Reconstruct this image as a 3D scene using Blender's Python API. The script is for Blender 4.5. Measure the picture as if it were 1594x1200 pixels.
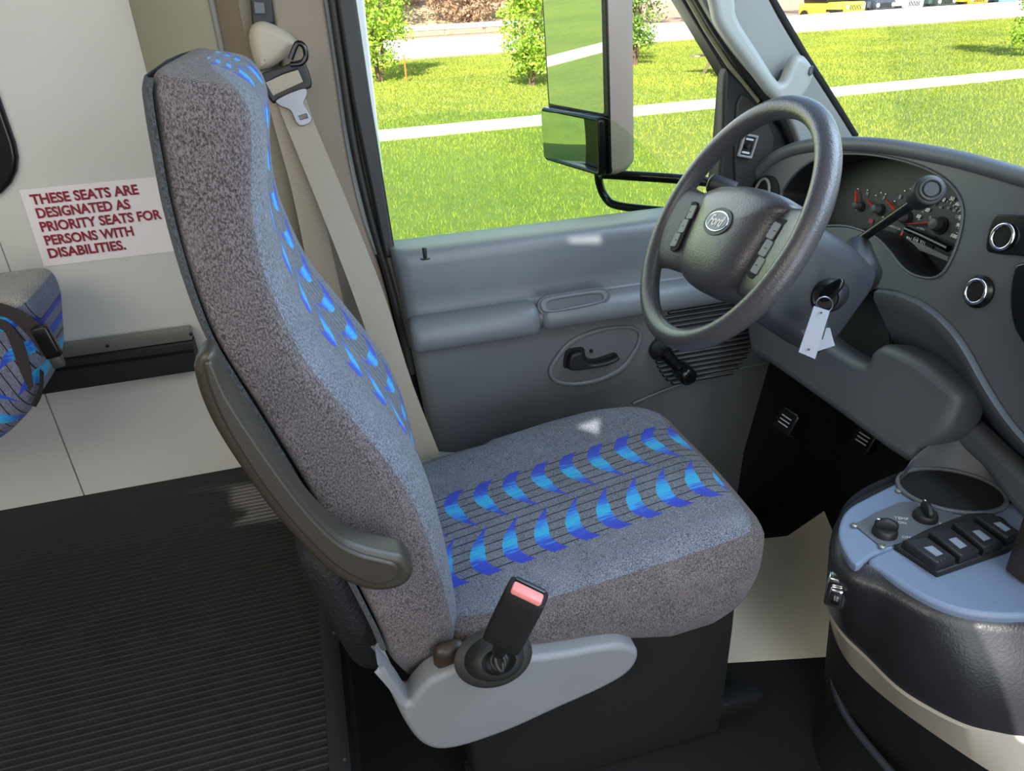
import bpy, math, random
import numpy as np
from mathutils import Vector, Matrix
random.seed(7); rng = np.random.default_rng(7)
for o in list(bpy.data.objects): bpy.data.objects.remove(o)
S = bpy.context.scene; COL = S.collection
# ------------------------------------------------------------------ camera
# x = towards the windscreen, y = towards the driver's door, z = up, cab floor at z = 0
EYE = Vector((0, 0, 1.25)); FPX = 1150.0; PITCH, YAW, ROLL = 28.0, 14.3, 2.9
_p, _y, _r = map(math.radians, (PITCH, YAW, ROLL))
FWD = Vector((math.sin(_y)*math.cos(_p), math.cos(_y)*math.cos(_p), -math.sin(_p)))
_rt = Vector((math.cos(_y), -math.sin(_y), 0)); _up = _rt.cross(FWD)
RT = _rt*math.cos(_r) - _up*math.sin(_r); UP = _up*math.cos(_r) + _rt*math.sin(_r)
cd = bpy.data.cameras.new('camera'); cam = bpy.data.objects.new('camera', cd); COL.objects.link(cam)
cd.sensor_fit = 'HORIZONTAL'; cd.sensor_width = 36; cd.lens = FPX/1594*36; cd.clip_start = .02; cd.clip_end = 500
cam.matrix_world = Matrix.Translation(EYE) @ Matrix((RT, UP, -FWD)).transposed().to_4x4()
S.camera = cam
# ------------------------------------------------------------------ light
S.view_settings.view_transform = 'Standard'; S.view_settings.look = 'None'
S.view_settings.gamma = 1; S.view_settings.use_curve_mapping = False
S.view_settings.exposure = 0.55
SUND = Vector((.27, .74, -.512)).normalized()      # direction the sunlight travels
w = bpy.data.worlds.new('sky'); S.world = w; w.use_nodes = True
nt = w.node_tree; bg = nt.nodes['Background']; sk = nt.nodes.new('ShaderNodeTexSky')
sk.sky_type = 'NISHITA'; sk.sun_disc = False; sk.sun_elevation = math.asin(-SUND.z)
sk.sun_rotation = math.atan2(-SUND.x, -SUND.y); sk.air_density = 1.2; sk.ozone_density = 2
nt.links.new(sk.outputs[0], bg.inputs[0]); bg.inputs[1].default_value = .27
def lamp(name, kind, loc, energy, color=(1, 1, 1), size=None, direction=None):
    d = bpy.data.lights.new(name, kind); d.energy = energy; d.color = color
    o = bpy.data.objects.new(name, d); COL.objects.link(o); o.location = loc
    if size: d.shape = 'RECTANGLE'; d.size, d.size_y = size
    if direction is not None: o.rotation_euler = Vector(direction).to_track_quat('-Z', 'Y').to_euler()
    return o
sun = lamp('sun', 'SUN', (0, -5, 8), 9.0, (1, .95, .86), None, SUND); sun.data.angle = .006
# added area lamps that lift the cab's light: entry side, windscreen, saloon, driver's window
lamp('entry_side_fill', 'AREA', (.45, -.62, 1.0), 12, (.92, .95, 1), (1.0, 1.5), (0, 1, -.12))
lamp('windscreen_fill', 'AREA', (1.02, .35, 1.52), 15, (.62, .80, 1), (1.5, .5), (-.55, .1, -.8))
lamp('saloon_fill', 'AREA', (-1.3, -.2, 2.1), 21, (1, .93, .84), (1.6, 1.2), (.35, .75, -.8))
lamp('driver_window_fill', 'AREA', (.45, 1.50, 1.10), 1.2, (.97, 1, .78), (.6, .4), (0, -1, -.2))

# ------------------------------------------------------------------ maths helpers
def V(*a): return Vector(a)
def ray(x, y): return RT*((x-797)/FPX) + UP*((600-y)/FPX) + FWD
def at(x, y, ax, val):
    r = ray(x, y); return EYE + r*((val-EYE[ax])/r[ax])
def deep(x, y, d): return EYE + ray(x, y)*d
class Fr:
    """a real plane in the cab: origin, right and up on it, outward normal ez"""
    def __init__(s, o, ex, ey):
        s.o = Vector(o); s.ex = Vector(ex).normalized(); s.ez = s.ex.cross(Vector(ey)).normalized(); s.ey = s.ez.cross(s.ex)
        s.M = Matrix.Translation(s.o) @ Matrix((s.ex, s.ey, s.ez)).transposed().to_4x4()
    def px(s, x, y, off=0):
        o = s.o + s.ez*off; r = ray(x, y); t = (o-EYE).dot(s.ez)/r.dot(s.ez); p = EYE + r*t - o
        return (p.dot(s.ex), p.dot(s.ey))
    def pts(s, L, off=0): return [s.px(x, y, off) for x, y in L]
    def w(s, u, v, k=0): return s.o + s.ex*u + s.ey*v + s.ez*k
    def shift(s, k): return Fr(s.o + s.ez*k, s.ex, s.ey)
def YF(Y): return Fr((0, Y, 0), (1, 0, 0), (0, 0, 1))          # vertical plane facing the aisle
def ZF(z): return Fr((0, 0, z), (1, 0, 0), (0, 1, 0))          # horizontal plane facing up
def sm(P, closed=True, n=5):
    P = [Vector(p) for p in P]; N = len(P); out = []
    rngi = range(N) if closed else range(N-1)
    for i in rngi:
        a, b, c, d = (P[(i-1) % N], P[i], P[(i+1) % N], P[(i+2) % N]) if closed else (P[max(i-1, 0)], P[i], P[i+1], P[min(i+2, N-1)])
        for k in range(n):
            t = k/n; out.append(.5*((2*b) + (c-a)*t + (2*a-5*b+4*c-d)*t*t + (3*b-a-3*c+d)*t**3))
    if not closed: out.append(P[-1])
    return out
def resample(P, n):
    P = np.array([tuple(p) for p in P]); d = np.r_[0, np.cumsum(np.linalg.norm(np.diff(P, axis=0), axis=1))]
    t = np.linspace(0, d[-1], n); return [Vector([np.interp(a, d, P[:, k]) for k in range(P.shape[1])]) for a in t]
def ellipse(cx, cy, a, b, n=40, rot=0):
    c, s = math.cos(rot), math.sin(rot)
    return [(cx + a*math.cos(t)*c - b*math.sin(t)*s, cy + a*math.cos(t)*s + b*math.sin(t)*c) for t in [2*math.pi*i/n for i in range(n)]]
def rrect(cx, cy, w_, h_, r, n=6, rot=0):
    out = []
    for sx, sy, a0 in ((1, 1, 0), (-1, 1, 90), (-1, -1, 180), (1, -1, 270)):
        for k in range(n+1):
            a = math.radians(a0 + 90*k/n); x = sx*(w_/2-r) + r*math.cos(a); y = sy*(h_/2-r) + r*math.sin(a)
            out.append((cx + x*math.cos(rot) - y*math.sin(rot), cy + x*math.sin(rot) + y*math.cos(rot)))
    return out
# ------------------------------------------------------------------ objects
def link(o, parent=None):
    COL.objects.link(o)
    if parent is not None:
        o.parent = parent; L = parent.location if parent.type == 'EMPTY' else Vector((0, 0, 0))
        o.matrix_parent_inverse = Matrix.Translation(-L)
    return o
def thing(name, label, cat, loc, group=None, kind=None):
    o = bpy.data.objects.new(name, None); o.empty_display_size = .05; COL.objects.link(o); o.location = loc
    return tag(o, label, cat, group, kind)
def tag(o, label=None, cat=None, group=None, kind=None):
    for k, v in (('label', label), ('category', cat), ('group', group), ('kind', kind)):
        if v: o[k] = v
    return o
def finish(name, me, m, parent=None, ang=35, smooth=True):
    me.name = name
    if m is not None and not me.materials:
        for q in (m if isinstance(m, (list, tuple)) else [m]): me.materials.append(q)
    if smooth:
        me.shade_smooth(); me.set_sharp_from_angle(angle=math.radians(ang))
    return link(bpy.data.objects.new(name, me), parent)
def recentre(o):
    me = o.data; n = len(me.vertices); a = np.empty(n*3); me.vertices.foreach_get('co', a); a = a.reshape(-1, 3)
    c = np.array([(a[:, 0].min()+a[:, 0].max())/2, (a[:, 1].min()+a[:, 1].max())/2, a[:, 2].min()])
    me.vertices.foreach_set('co', (a-c).ravel()); me.update(); o.location = c; return o
def mesh(name, verts, faces, m, parent=None, ang=35, smooth=True, uv=None, mi=None):
    me = bpy.data.meshes.new(name); me.from_pydata([tuple(v) for v in verts], [], faces)
    if uv is not None:
        l = me.uv_layers.new(name='UVMap')
        for p in me.polygons:
            for li, vi in zip(p.loop_indices, p.vertices): l.data[li].uv = uv[vi]
    for q in (m if isinstance(m, (list, tuple)) else [m]): me.materials.append(q)
    if mi is not None:
        for p, i in zip(me.polygons, mi): p.material_index = i
    me.update()
    import bmesh
    b = bmesh.new(); b.from_mesh(me); bmesh.ops.recalc_face_normals(b, faces=b.faces); b.to_mesh(me); b.free()
    return finish(name, me, m, parent, ang, smooth)
def plate(name, fr, outer, m, parent=None, t=.01, bev=.002, holes=(), z0=0, ang=35, br=3):
    """a panel of thickness t with its face on the plane (z0 in front of it), outline and holes in plane metres"""
    bev = min(bev, t/2*.99)
    cu = bpy.data.curves.new(name, 'CURVE'); cu.dimensions = '2D'; cu.fill_mode = 'BOTH'
    for L in [outer] + list(holes):
        sp = cu.splines.new('POLY'); sp.points.add(len(L)-1)
        for p, q in zip(sp.points, L): p.co = (q[0], q[1], 0, 1)
        sp.use_cyclic_u = True
    cu.extrude = max(t/2-bev, .0001); cu.bevel_depth = bev; cu.bevel_resolution = br; cu.offset = -bev
    ob = bpy.data.objects.new(name, cu); COL.objects.link(ob)
    dg = bpy.context.evaluated_depsgraph_get(); me = bpy.data.meshes.new_from_object(ob.evaluated_get(dg))
    bpy.data.objects.remove(ob); bpy.data.curves.remove(cu)
    me.transform(fr.M @ Matrix.Translation((0, 0, z0-t/2))); me.materials.clear()
    return finish(name, me, m, parent, ang)
def text(name, fr, s, m, parent=None, size=.02, u=0, v=0, width=None, t=.0004, shear=0, rot=0, z0=.0006, bold=0, align='LEFT', sx=1):
    cu = bpy.data.curves.new(name, 'FONT'); cu.body = s; cu.size = size; cu.extrude = t; cu.shear = shear; cu.offset = bold
    cu.align_x = align; cu.resolution_u = 4
    ob = bpy.data.objects.new(name, cu); COL.objects.link(ob); dg = bpy.context.evaluated_depsgraph_get(); dg.update()
    me = bpy.data.meshes.new_from_object(ob.evaluated_get(dg)); bpy.data.objects.remove(ob)
    if width and len(me.vertices):
        xs = [q.co.x for q in me.vertices]; k = width/(max(xs)-min(xs)); me.transform(Matrix.Scale(k, 4, (1, 0, 0)))
    me.transform(fr.M @ Matrix.Translation((u, v, z0)) @ Matrix.Rotation(rot, 4, 'Z') @ Matrix.Scale(sx, 4, (1, 0, 0)))
    me.materials.clear(); return finish(name, me, m, parent, smooth=False)
def tube(name, P, r, m, parent=None, n=12, closed=False, flat=1.0, cap=True, ref=None):
    P = [Vector(p) for p in P]; N = len(P); R = r if isinstance(r, (list, tuple)) else [r]*N
    verts = []; faces = []; prev = ref
    for i, p in enumerate(P):
        a = P[(i-1) % N] if (closed or i) else p; b = P[(i+1) % N] if (closed or i < N-1) else p
        t = (b-a).normalized()
        if prev is None: prev = Vector((0, 0, 1)) if abs(t.z) < .9 else Vector((1, 0, 0))
        x = (prev - t*prev.dot(t)).normalized(); y = t.cross(x); prev = x
        for k in range(n):
            q = 2*math.pi*k/n; verts.append(p + (x*math.cos(q)*flat + y*math.sin(q))*R[i])
    M_ = N if closed else N-1
    for i in range(M_):
        for k in range(n):
            a = i*n+k; b = i*n+(k+1) % n; c = ((i+1) % N)*n+(k+1) % n; d = ((i+1) % N)*n+k; faces.append((a, b, c, d))
    if cap and not closed: faces += [tuple(range(n))[::-1], tuple(range((N-1)*n, N*n))]
    return mesh(name, verts, faces, m, parent, 50)
def capsule(name, a, b, ra, rb, m, parent=None, n=20, e=.35):
    a, b = Vector(a), Vector(b); d = (b-a); L = d.length; d /= L; P = []; R = []
    for k in range(5):
        t = math.radians(90*k/4); P.append(a + d*(ra*e*(1-math.sin(t)))); R.append(max(ra*math.sin(t)**.6, .0002) if k else .0005)
    P[0] = a
    for k in range(5):
        t = math.radians(90*(4-k)/4); P.append(b - d*(rb*e*(1-math.sin(t)))); R.append(max(rb*math.sin(t)**.6, .0002) if k < 4 else .0005)
    P = sorted(zip([ (p-a).dot(d) for p in P], range(10))); P2 = [a+d*max(min(s, L), 0) + d*(1e-5*j) for j, (s, i) in enumerate(P)]
    return tube(name, P2, R, m, parent, n)
def loft(name, rows, m, parent=None, closed=False, caps=False, ang=35, n=None, uv=None, mi=None):
    if n: rows = [resample(r, n) for r in rows]
    k = len(rows[0]); verts = [p for r in rows for p in r]; faces = []
    for i in range(len(rows)-1):
        for j in range(k if closed else k-1):
            faces.append((i*k+j, i*k+(j+1) % k, (i+1)*k+(j+1) % k, (i+1)*k+j))
    if caps: faces += [tuple(range(k)), tuple(range((len(rows)-1)*k, len(rows)*k))]
    return mesh(name, verts, faces, m, parent, ang, uv=uv, mi=mi)
def rbox(name, lo, hi, r, m, parent=None, seg=(10, 10, 10), fn=None, ang=40, fr=None, uvf=None, mif=None):
    """rounded box between two corners; fn(x,y,z,a,b,c) may deform (a,b,c in -1..1); fr puts it in a plane's frame"""
    lo, hi = Vector(lo), Vector(hi); c = (lo+hi)/2; h = (hi-lo)/2; idx = {}; verts = []; faces = []; uv = []; mi = []
    r = Vector(r if isinstance(r, (tuple, list)) else (r, r, r)); r = Vector([min(r[i], h[i]*.999) for i in range(3)])
    def warp(t, i):      # spend vertices on the rounded edges
        e = r[i]/h[i]; s = 1 if t >= 0 else -1; t = abs(t)
        return s*(t/.5*(1-e) if t < .5 else 1-e + e*math.sin((t-.5)/.5*math.pi/2)) if seg[i] > 1 else s*t
    def vert(q):
        k = tuple(round(a*1000) for a in q)
        if k in idx: return idx[k]
        a = [warp(q[i], i) for i in range(3)]; p = Vector([a[i]*h[i] for i in range(3)])
        core = Vector([max(-(h[i]-r[i]), min(h[i]-r[i], p[i])) for i in range(3)]); d = p-core
        dn = Vector([d[i]/r[i] if r[i] else 0 for i in range(3)])
        if dn.length > 1e-9: dn = dn.normalized()
        p = core + Vector([dn[i]*r[i] for i in range(3)]) + c
        if fn: p = Vector(fn(p.x, p.y, p.z, a[0], a[1], a[2]))
        u_ = uvf(p) if uvf else (0, 0)
        if fr: p = fr.w(*p)
        idx[k] = len(verts); verts.append(p); uv.append(u_); return idx[k]
    for ax in range(3):
        b, d = [i for i in range(3) if i != ax]
        for s in (-1, 1):
            for i in range(seg[b]):
                for j in range(seg[d]):
                    f = []
                    for di, dj in ((0, 0), (1, 0), (1, 1), (0, 1)):
                        q = [0, 0, 0]; q[ax] = s; q[b] = -1+2*(i+di)/seg[b]; q[d] = -1+2*(j+dj)/seg[d]; f.append(vert(q))
                    faces.append(tuple(f)); mi.append(mif(ax, s) if mif else 0)
    return mesh(name, verts, faces, m, parent, ang, uv=uv if uvf else None, mi=mi if mif else None)
def disc_stack(name, fr, u, v, prof, m, parent=None, n=28, sy=1.0, rot=0):
    """turned piece on a plane: prof is a list of (radius, height)"""
    verts = []; faces = []
    for r_, h_ in prof:
        for k in range(n):
            a = 2*math.pi*k/n; x, y = r_*math.cos(a), r_*sy*math.sin(a)
            verts.append(fr.w(u + x*math.cos(rot)-y*math.sin(rot), v + x*math.sin(rot)+y*math.cos(rot), h_))
    for i in range(len(prof)-1):
        for k in range(n): faces.append((i*n+k, i*n+(k+1) % n, (i+1)*n+(k+1) % n, (i+1)*n+k))
    faces += [tuple(range(n)), tuple(range((len(prof)-1)*n, len(prof)*n))]
    return mesh(name, verts, faces, m, parent, 40)
def screw(fr, u, v, r, parent, m=None, name='screw'):
    disc_stack(name, fr, u, v, [(r, 0), (r*.95, r*.35), (r*.45, r*.5), (r*.4, r*.25)], m or MET, parent, 14)
# ------------------------------------------------------------------ materials
def lin(c): return tuple((a/255/12.92 if a/255 <= .04045 else ((a/255+.055)/1.055)**2.4) for a in c) + (1,)
class NT:
    def __init__(s, name):
        s.m = bpy.data.materials.new(name); s.m.use_nodes = True; s.t = s.m.node_tree; s.b = s.t.nodes['Principled BSDF']; s.out = s.t.nodes['Material Output']
    def n(s, kind, **kw):
        x = s.t.nodes.new('ShaderNode'+kind)
        for k, v in kw.items(): setattr(x, k, v)
        return x
    def l(s, a, b): s.t.links.new(a, b)
    def math(s, op, a, b=None, c=None):
        x = s.n('Math', operation=op)
        for i, q in enumerate((a, b, c)):
            if q is None: continue
            if isinstance(q, (int, float)): x.inputs[i].default_value = q
            else: s.l(q, x.inputs[i])
        return x.outputs[0]
    def mix(s, f, a, b):
        x = s.n('Mix', data_type='RGBA')
        for i, q in ((0, f), (6, a), (7, b)):
            if isinstance(q, (int, float, tuple)): x.inputs[i].default_value = q
            else: s.l(q, x.inputs[i])
        return x.outputs[2]
    def co(s, scale=(1, 1, 1)):
        g = s.n('NewGeometry'); mp = s.n('Mapping'); mp.inputs[3].default_value = scale; s.l(g.outputs['Position'], mp.inputs[0]); return mp.outputs[0]
    def noise(s, scale, detail=3, vec=None, rough=.5):
        x = s.n('TexNoise'); x.inputs['Scale'].default_value = scale; x.inputs['Detail'].default_value = detail; x.inputs['Roughness'].default_value = rough
        s.l(vec if vec is not None else s.co(), x.inputs['Vector']); return x.outputs[0]
    def ramp(s, f, stops):
        x = s.n('ValToRGB'); e = x.color_ramp.elements
        while len(e) < len(stops): e.new(.5)
        for q, (p, c) in zip(e, stops): q.position = p; q.color = lin(c)
        s.l(f, x.inputs[0]); return x.outputs[0]
    def bump(s, h, strength, dist=.001):
        x = s.n('Bump'); x.inputs['Strength'].default_value = strength; x.inputs['Distance'].default_value = dist
        s.l(h, x.inputs['Height']); s.l(x.outputs[0], s.b.inputs['Normal'])
    def set(s, **kw):
        for k, v in kw.items():
            k = k.replace('_', ' ').title().replace('Ior', 'IOR')
            i = s.b.inputs[k]
            if hasattr(v, 'is_linked') or hasattr(v, 'links'): s.l(v, i)
            else: i.default_value = v
        return s
def plastic(name, c, rough=.5, grain=.25, scale=900, vary=.06, metallic=0, gdist=.0006):
    k = NT(name); f = k.noise(3.0, 2); c2 = tuple(max(0, min(255, a*(1-vary))) for a in c); c3 = tuple(min(255, a*(1+vary)) for a in c)
    k.l(k.ramp(f, [(.3, c2), (.7, c3)]), k.b.inputs['Base Color']); k.set(roughness=rough, metallic=metallic)
    if grain: k.bump(k.noise(scale, 2), grain, gdist)
    return k.m
GREY = plastic('door_grey_vinyl', (104, 108, 111), .42, .25, 700)
GREY_D = plastic('dash_grey_vinyl', (84, 88, 93), .48, .3, 800)
GREY_L = plastic('seat_trim_grey', (126, 127, 130), .5, .2, 900)
GREY_P = plastic('pillar_grey', (126, 127, 125), .55, .3, 900)
HANDLE = plastic('handle_pale_grey', (146, 150, 147), .4, .1, 900)
BEIGE = plastic('pillar_beige', (124, 111, 96), .6, .2, 700)
BEIGE_L = plastic('belt_cover_beige', (160, 150, 134), .5, .15, 900)
GREEN_G = plastic('panel_greenish_grey', (146, 144, 128), .5, .1, 500)
WALL = plastic('white_laminate', (200, 197, 190), .30, .08, 200, .02)
BLACK = plastic('black_plastic', (24, 25, 27), .5, .25, 900)
BLACKG = plastic('black_gloss', (16, 17, 19), .22, .05, 900)
BLACKM = plastic('black_matt', (11, 12, 13), .8, .3, 500)
RUBBER = plastic('black_rubber', (34, 33, 32), .55, .2, 700)
WHEELM = plastic('wheel_leathergrain', (66, 64, 67), .30, .55, 420, .05, gdist=.001)
ARM = plastic('armrest_charcoal', (54, 49, 42), .42, .35, 500)
CON = plastic('console_top_grey', (108, 122, 146), .40, .5, 600, gdist=.0008)
CONB = plastic('console_body_dark', (36, 37, 40), .34, .35, 300, gdist=.0012)
BAND = plastic('console_band_taupe', (150, 142, 130), .5, .1, 500)
PAPER = plastic('floor_paper', (240, 230, 208), .7, .05, 200, .04)
MET = plastic('steel', (128, 130, 134), .36, 0, metallic=1)
MET_D = plastic('dull_steel', (150, 146, 140), .4, .4, 300, metallic=.8)
CHROME = plastic('chrome', (225, 225, 230), .12, 0, metallic=1)
RED = plastic('red_needle', (215, 50, 45), .4, 0)
REDT = plastic('sign_red', (140, 24, 48), .5, 0)
WHITE = plastic('white_print', (250, 250, 250), .5, 0)
DIMW = plastic('dim_white_print', (176, 178, 184), .5, 0)
SIGN = plastic('sign_white', (228, 220, 218), .35, 0, vary=.01)
PINK = plastic('faded_red_button', (224, 132, 128), .5, .1)
TAGM = plastic('key_tag_white', (116, 118, 128), .4, 0)
BODYW = plastic('white_body_paint', (214, 220, 224), .25, 0)
ORANGE = plastic('orange_plastic', (230, 110, 40), .5, 0)
WOOD = plastic('weathered_wood', (150, 128, 108), .8, .3, 60)
GALV = plastic('galvanised_steel', (150, 152, 160), .5, .1, 40)
def glass(name, tint, gl=.5):
    k = NT(name); t = k.n('BsdfTransparent'); t.inputs[0].default_value = lin(tint); g = k.n('BsdfGlossy'); g.inputs[1].default_value = .02
    f = k.n('Fresnel'); f.inputs[0].default_value = 1.3; mx = k.n('MixShader'); k.l(k.math('MULTIPLY', f.outputs[0], gl), mx.inputs[0]); k.l(t.outputs[0], mx.inputs[1]); k.l(g.outputs[0], mx.inputs[2]); k.l(mx.outputs[0], k.out.inputs[0]); return k.m
GLASS = glass('door_glass', (240, 248, 236), .22); WGLASS = glass('windscreen_glass', (252, 254, 252), .12)
_k = NT('mirror_glass'); _k.set(base_color=lin((235, 238, 235)), metallic=1.0, roughness=.01); MIRROR = _k.m
def fabric(name, c1, c2, pattern=False, uvscale=1, chev=None):
    k = NT(name)
    f = k.noise(560, 3, k.co((1, 1, .6)), .8)
    f2 = k.noise(22, 3)
    base = k.mix(k.math('MULTIPLY', k.math('SUBTRACT', f2, .5), .9), k.ramp(f, [(.40, c1), (.61, c2)]), lin(tuple(a*1.1 for a in c2)))
    col = base
    if pattern:
        tc = k.n('TexCoord'); sp = k.n('SeparateXYZ'); k.l(tc.outputs['UV'], sp.inputs[0]); U, W = sp.outputs[0], sp.outputs[1]
        av = k.math('ABSOLUTE', W)
        ti, to = chev
        s_ = k.math('DIVIDE', k.math('SUBTRACT', av, ti), to-ti)               # 0 at the spine, 1 at the outer edge
        jit = k.math('MULTIPLY', k.math('SUBTRACT', k.noise(900, 1, k.co((.05, 1, 1))), .5), .004)
        q = k.math('SUBTRACT', s_, .68); curve = k.math('MULTIPLY', k.math('MULTIPLY', q, q), .095)
        q3 = k.math('MULTIPLY', k.math('POWER', k.math('MAXIMUM', q, 0), 2.0), .09); curve = k.math('ADD', curve, q3)
        side = k.math('MULTIPLY', k.math('GREATER_THAN', W, 0), .012)
        ph = k.math('FRACT', k.math('DIVIDE', k.math('ADD', k.math('SUBTRACT', U, curve), k.math('ADD', side, jit)), .0535))
        ph = k.math('MULTIPLY', ph, .0535)
        wid = k.math('ADD', .0015, k.math('MULTIPLY', k.math('SMOOTH_MIN', 1, k.math('MULTIPLY', s_, 2.2), .25), .0235))
        inr = k.math('MULTIPLY', k.math('GREATER_THAN', s_, .0), k.math('LESS_THAN', s_, 1.0))
        mask = k.math('MULTIPLY', k.math('LESS_THAN', ph, wid), inr)
        # fine dark lines running along the seat
        ln = k.math('LESS_THAN', k.math('FRACT', k.math('DIVIDE', k.math('ADD', W, .5), (to)/6.0)), .13)
        ln = k.math('MULTIPLY', ln, k.math('LESS_THAN', av, to+.001))
        col = k.mix(ln, col, lin((22, 24, 34)))
        stripe = k.noise(260, 2, k.co((.02, 1, 1) if chev[1] > 0 else (1, 1, 1)))
        s2 = k.math('ADD', s_, k.math('MULTIPLY', k.math('SUBTRACT', stripe, .5), .5))
        blue = k.ramp(s2, [(.0, (52, 66, 180)), (.22, (44, 76, 196)), (.36, (50, 140, 222)), (.50, (40, 182, 220)), (.64, (52, 150, 226)), (.74, (44, 76, 196)), (1, (38, 54, 176))])
        col = k.mix(mask, col, blue)
    k.l(col, k.b.inputs['Base Color']); k.set(roughness=.95, sheen_weight=.15, sheen_roughness=.4)
    k.bump(f, .9, .0018); return k.m
FAB = fabric('seat_fabric_grey', (44, 40, 42), (122, 112, 114))
FABP = fabric('seat_fabric_pattern_skylit', (52, 55, 64), (134, 140, 154), True, chev=(.004, .113))  # base grey lighter and bluer than the sides: sky light put into the colour
def webbing():
    k = NT('belt_webbing'); f = k.noise(60, 2); h = k.n('TexWave', wave_type='BANDS', bands_direction='Z'); h.inputs['Scale'].default_value = 180; h.inputs['Distortion'].default_value = 1
    k.l(k.co(), h.inputs['Vector']); k.l(k.mix(h.outputs['Fac'], lin((132, 122, 108)), lin((176, 164, 146))), k.b.inputs['Base Color']); k.set(roughness=.7); k.bump(h.outputs['Fac'], .4, .001); return k.m
WEB = webbing()
def webdark():
    k = NT('dark_belt_webbing'); h = k.n('TexWave', wave_type='BANDS', bands_direction='X'); h.inputs['Scale'].default_value = 150
    k.l(k.co(), h.inputs['Vector']); k.l(k.mix(h.outputs['Fac'], lin((30, 26, 26)), lin((54, 46, 46))), k.b.inputs['Base Color']); k.set(roughness=.7); return k.m
WEBD = webdark()
def ribbed():
    k = NT('ribbed_black_rubber'); g = k.n('NewGeometry'); sp = k.n('SeparateXYZ'); k.l(g.outputs['Position'], sp.inputs[0])
    h = k.math('SINE', k.math('MULTIPLY', sp.outputs[1], 2*math.pi/.0135)); h = k.math('POWER', k.math('MAXIMUM', h, 0), .6)
    n_ = k.noise(14, 4); k.l(k.ramp(n_, [(.3, (17, 16, 16)), (.7, (27, 26, 26))]), k.b.inputs['Base Color'])
    k.set(roughness=k.math('ADD', .52, k.math('MULTIPLY', n_, .2))); k.bump(h, .8, .0022); return k.m
RIBS = ribbed()
def ground():
    k = NT('lawn_soil'); a = k.noise(.5, 4); b = k.noise(14, 4, rough=.7); c = k.noise(90, 3, rough=.8)
    col = k.mix(k.math('MULTIPLY', b, .9), k.ramp(a, [(.35, (74, 112, 16)), (.65, (126, 146, 32))]), k.ramp(c, [(.3, (100, 150, 30)), (.7, (214, 228, 104))]))
    k.l(col, k.b.inputs['Base Color']); k.set(roughness=.9); k.bump(c, 1, .05); return k.m
LAWN = ground()
def grassm():
    k = NT('grass_blades'); a = k.noise(.45, 4); b = k.noise(5, 3)
    col = k.mix(b, k.ramp(a, [(.35, (92, 126, 12)), (.65, (160, 170, 36))]), k.ramp(k.noise(37, 2), [(.3, (62, 100, 10)), (.7, (214, 208, 96))]))
    k.l(col, k.b.inputs['Base Color']); k.set(roughness=.6); 
    tr = k.n('BsdfTranslucent'); k.l(col, tr.inputs[0]); mx = k.n('MixShader'); mx.inputs[0].default_value = .35; k.l(k.b.outputs[0], mx.inputs[1]); k.l(tr.outputs[0], mx.inputs[2]); k.l(mx.outputs[0], k.out.inputs[0]); return k.m
GRASS = grassm()
def leafm(name, c1, c2):
    k = NT(name); col = k.ramp(k.noise(6, 2), [(.35, c1), (.65, c2)]); k.l(col, k.b.inputs['Base Color']); k.set(roughness=.6)
    tr = k.n('BsdfTranslucent'); k.l(col, tr.inputs[0]); mx = k.n('MixShader'); mx.inputs[0].default_value = .4; k.l(k.b.outputs[0], mx.inputs[1]); k.l(tr.outputs[0], mx.inputs[2]); k.l(mx.outputs[0], k.out.inputs[0]); return k.m
LEAF = leafm('young_leaves', (120, 160, 40), (186, 206, 80)); LEAF2 = leafm('mid_leaves', (96, 132, 52), (150, 176, 84)); LEAFB = leafm('brown_scrub', (150, 122, 100), (186, 160, 132))
BARK = plastic('bark', (96, 78, 60), .9, .5, 30)
CONC = plastic('pale_concrete', (232, 224, 210), .8, .3, 20, .04); ROAD = plastic('bleached_road', (228, 222, 216), .85, .3, 12, .05)
DIRT = plastic('reddish_verge', (178, 140, 112), .9, .5, 3, .12)

# ------------------------------------------------------------------ the setting: floors and walls
ZR = .28; YW = 1.60
def struct(o): o['kind'] = 'structure'; return o
struct(rbox('floor', (-2.6, -.75, ZR-.05), (-.108, YW, ZR), .001, RIBS, None, (1, 1, 1)))
struct(rbox('floor_cab', (-.10, -.75, -.04), (1.5, 1.5, 0), .001, BLACKM, None, (1, 1, 1)))
tr1 = struct(rbox('trim_1', (-.112, -.70, ZR-.10), (-.080, 1.36, ZR+.004), .003, BLACK, None, (4, 2, 4)))
for px, py in ((520, 985), (537, 1182), (500, 905)):
    p = at(px, py, 2, ZR+.004); screw(Fr((p.x, p.y, ZR+.004), (1, 0, 0), (0, 1, 0)), 0, 0, .003, tr1, MET)
struct(rbox('wall_riser', (-.108, -.75, 0), (-.085, 1.36, ZR-.09), .002, BLACKM, None, (1, 1, 1)))
W = YF(YW)
wz = lambda L: [tuple(p) for p in L]
p0 = W.px(25, 228); cxr, czr = p0[0], p0[1]
win_out = rrect(cxr-.45, czr+.28, .90, .74, .10)
win_in = rrect(cxr-.45, czr+.28, .83, .67, .07)
wall = struct(plate('wall_left', W, [(-2.6, .60), (-.255, .60), (-.255, 2.35), (-2.6, 2.35)], WALL, None, .03, .001, [win_out]))
low = struct(plate('wall_left', W, [(-.612, ZR), (-.10, ZR), (-.10, .60), (-.612, .60)], WALL, None, .03, .001, z0=.004))
low2 = struct(plate('wall_left', W, [(-2.6, ZR), (-.615, ZR), (-.615, .60), (-2.6, .60)], WALL, None, .03, .001, z0=.004))
s0 = W.px(0, 375); s1 = W.px(28, 460)
struct(plate('trim_2', W, [(s0[0]-.0015, 1.0), (s0[0]+.0005, 1.0), (s0[0]-.002, .60), (s0[0]-.004, .60)], GREY_P, None, .002, .0004, z0=.001))
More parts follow.
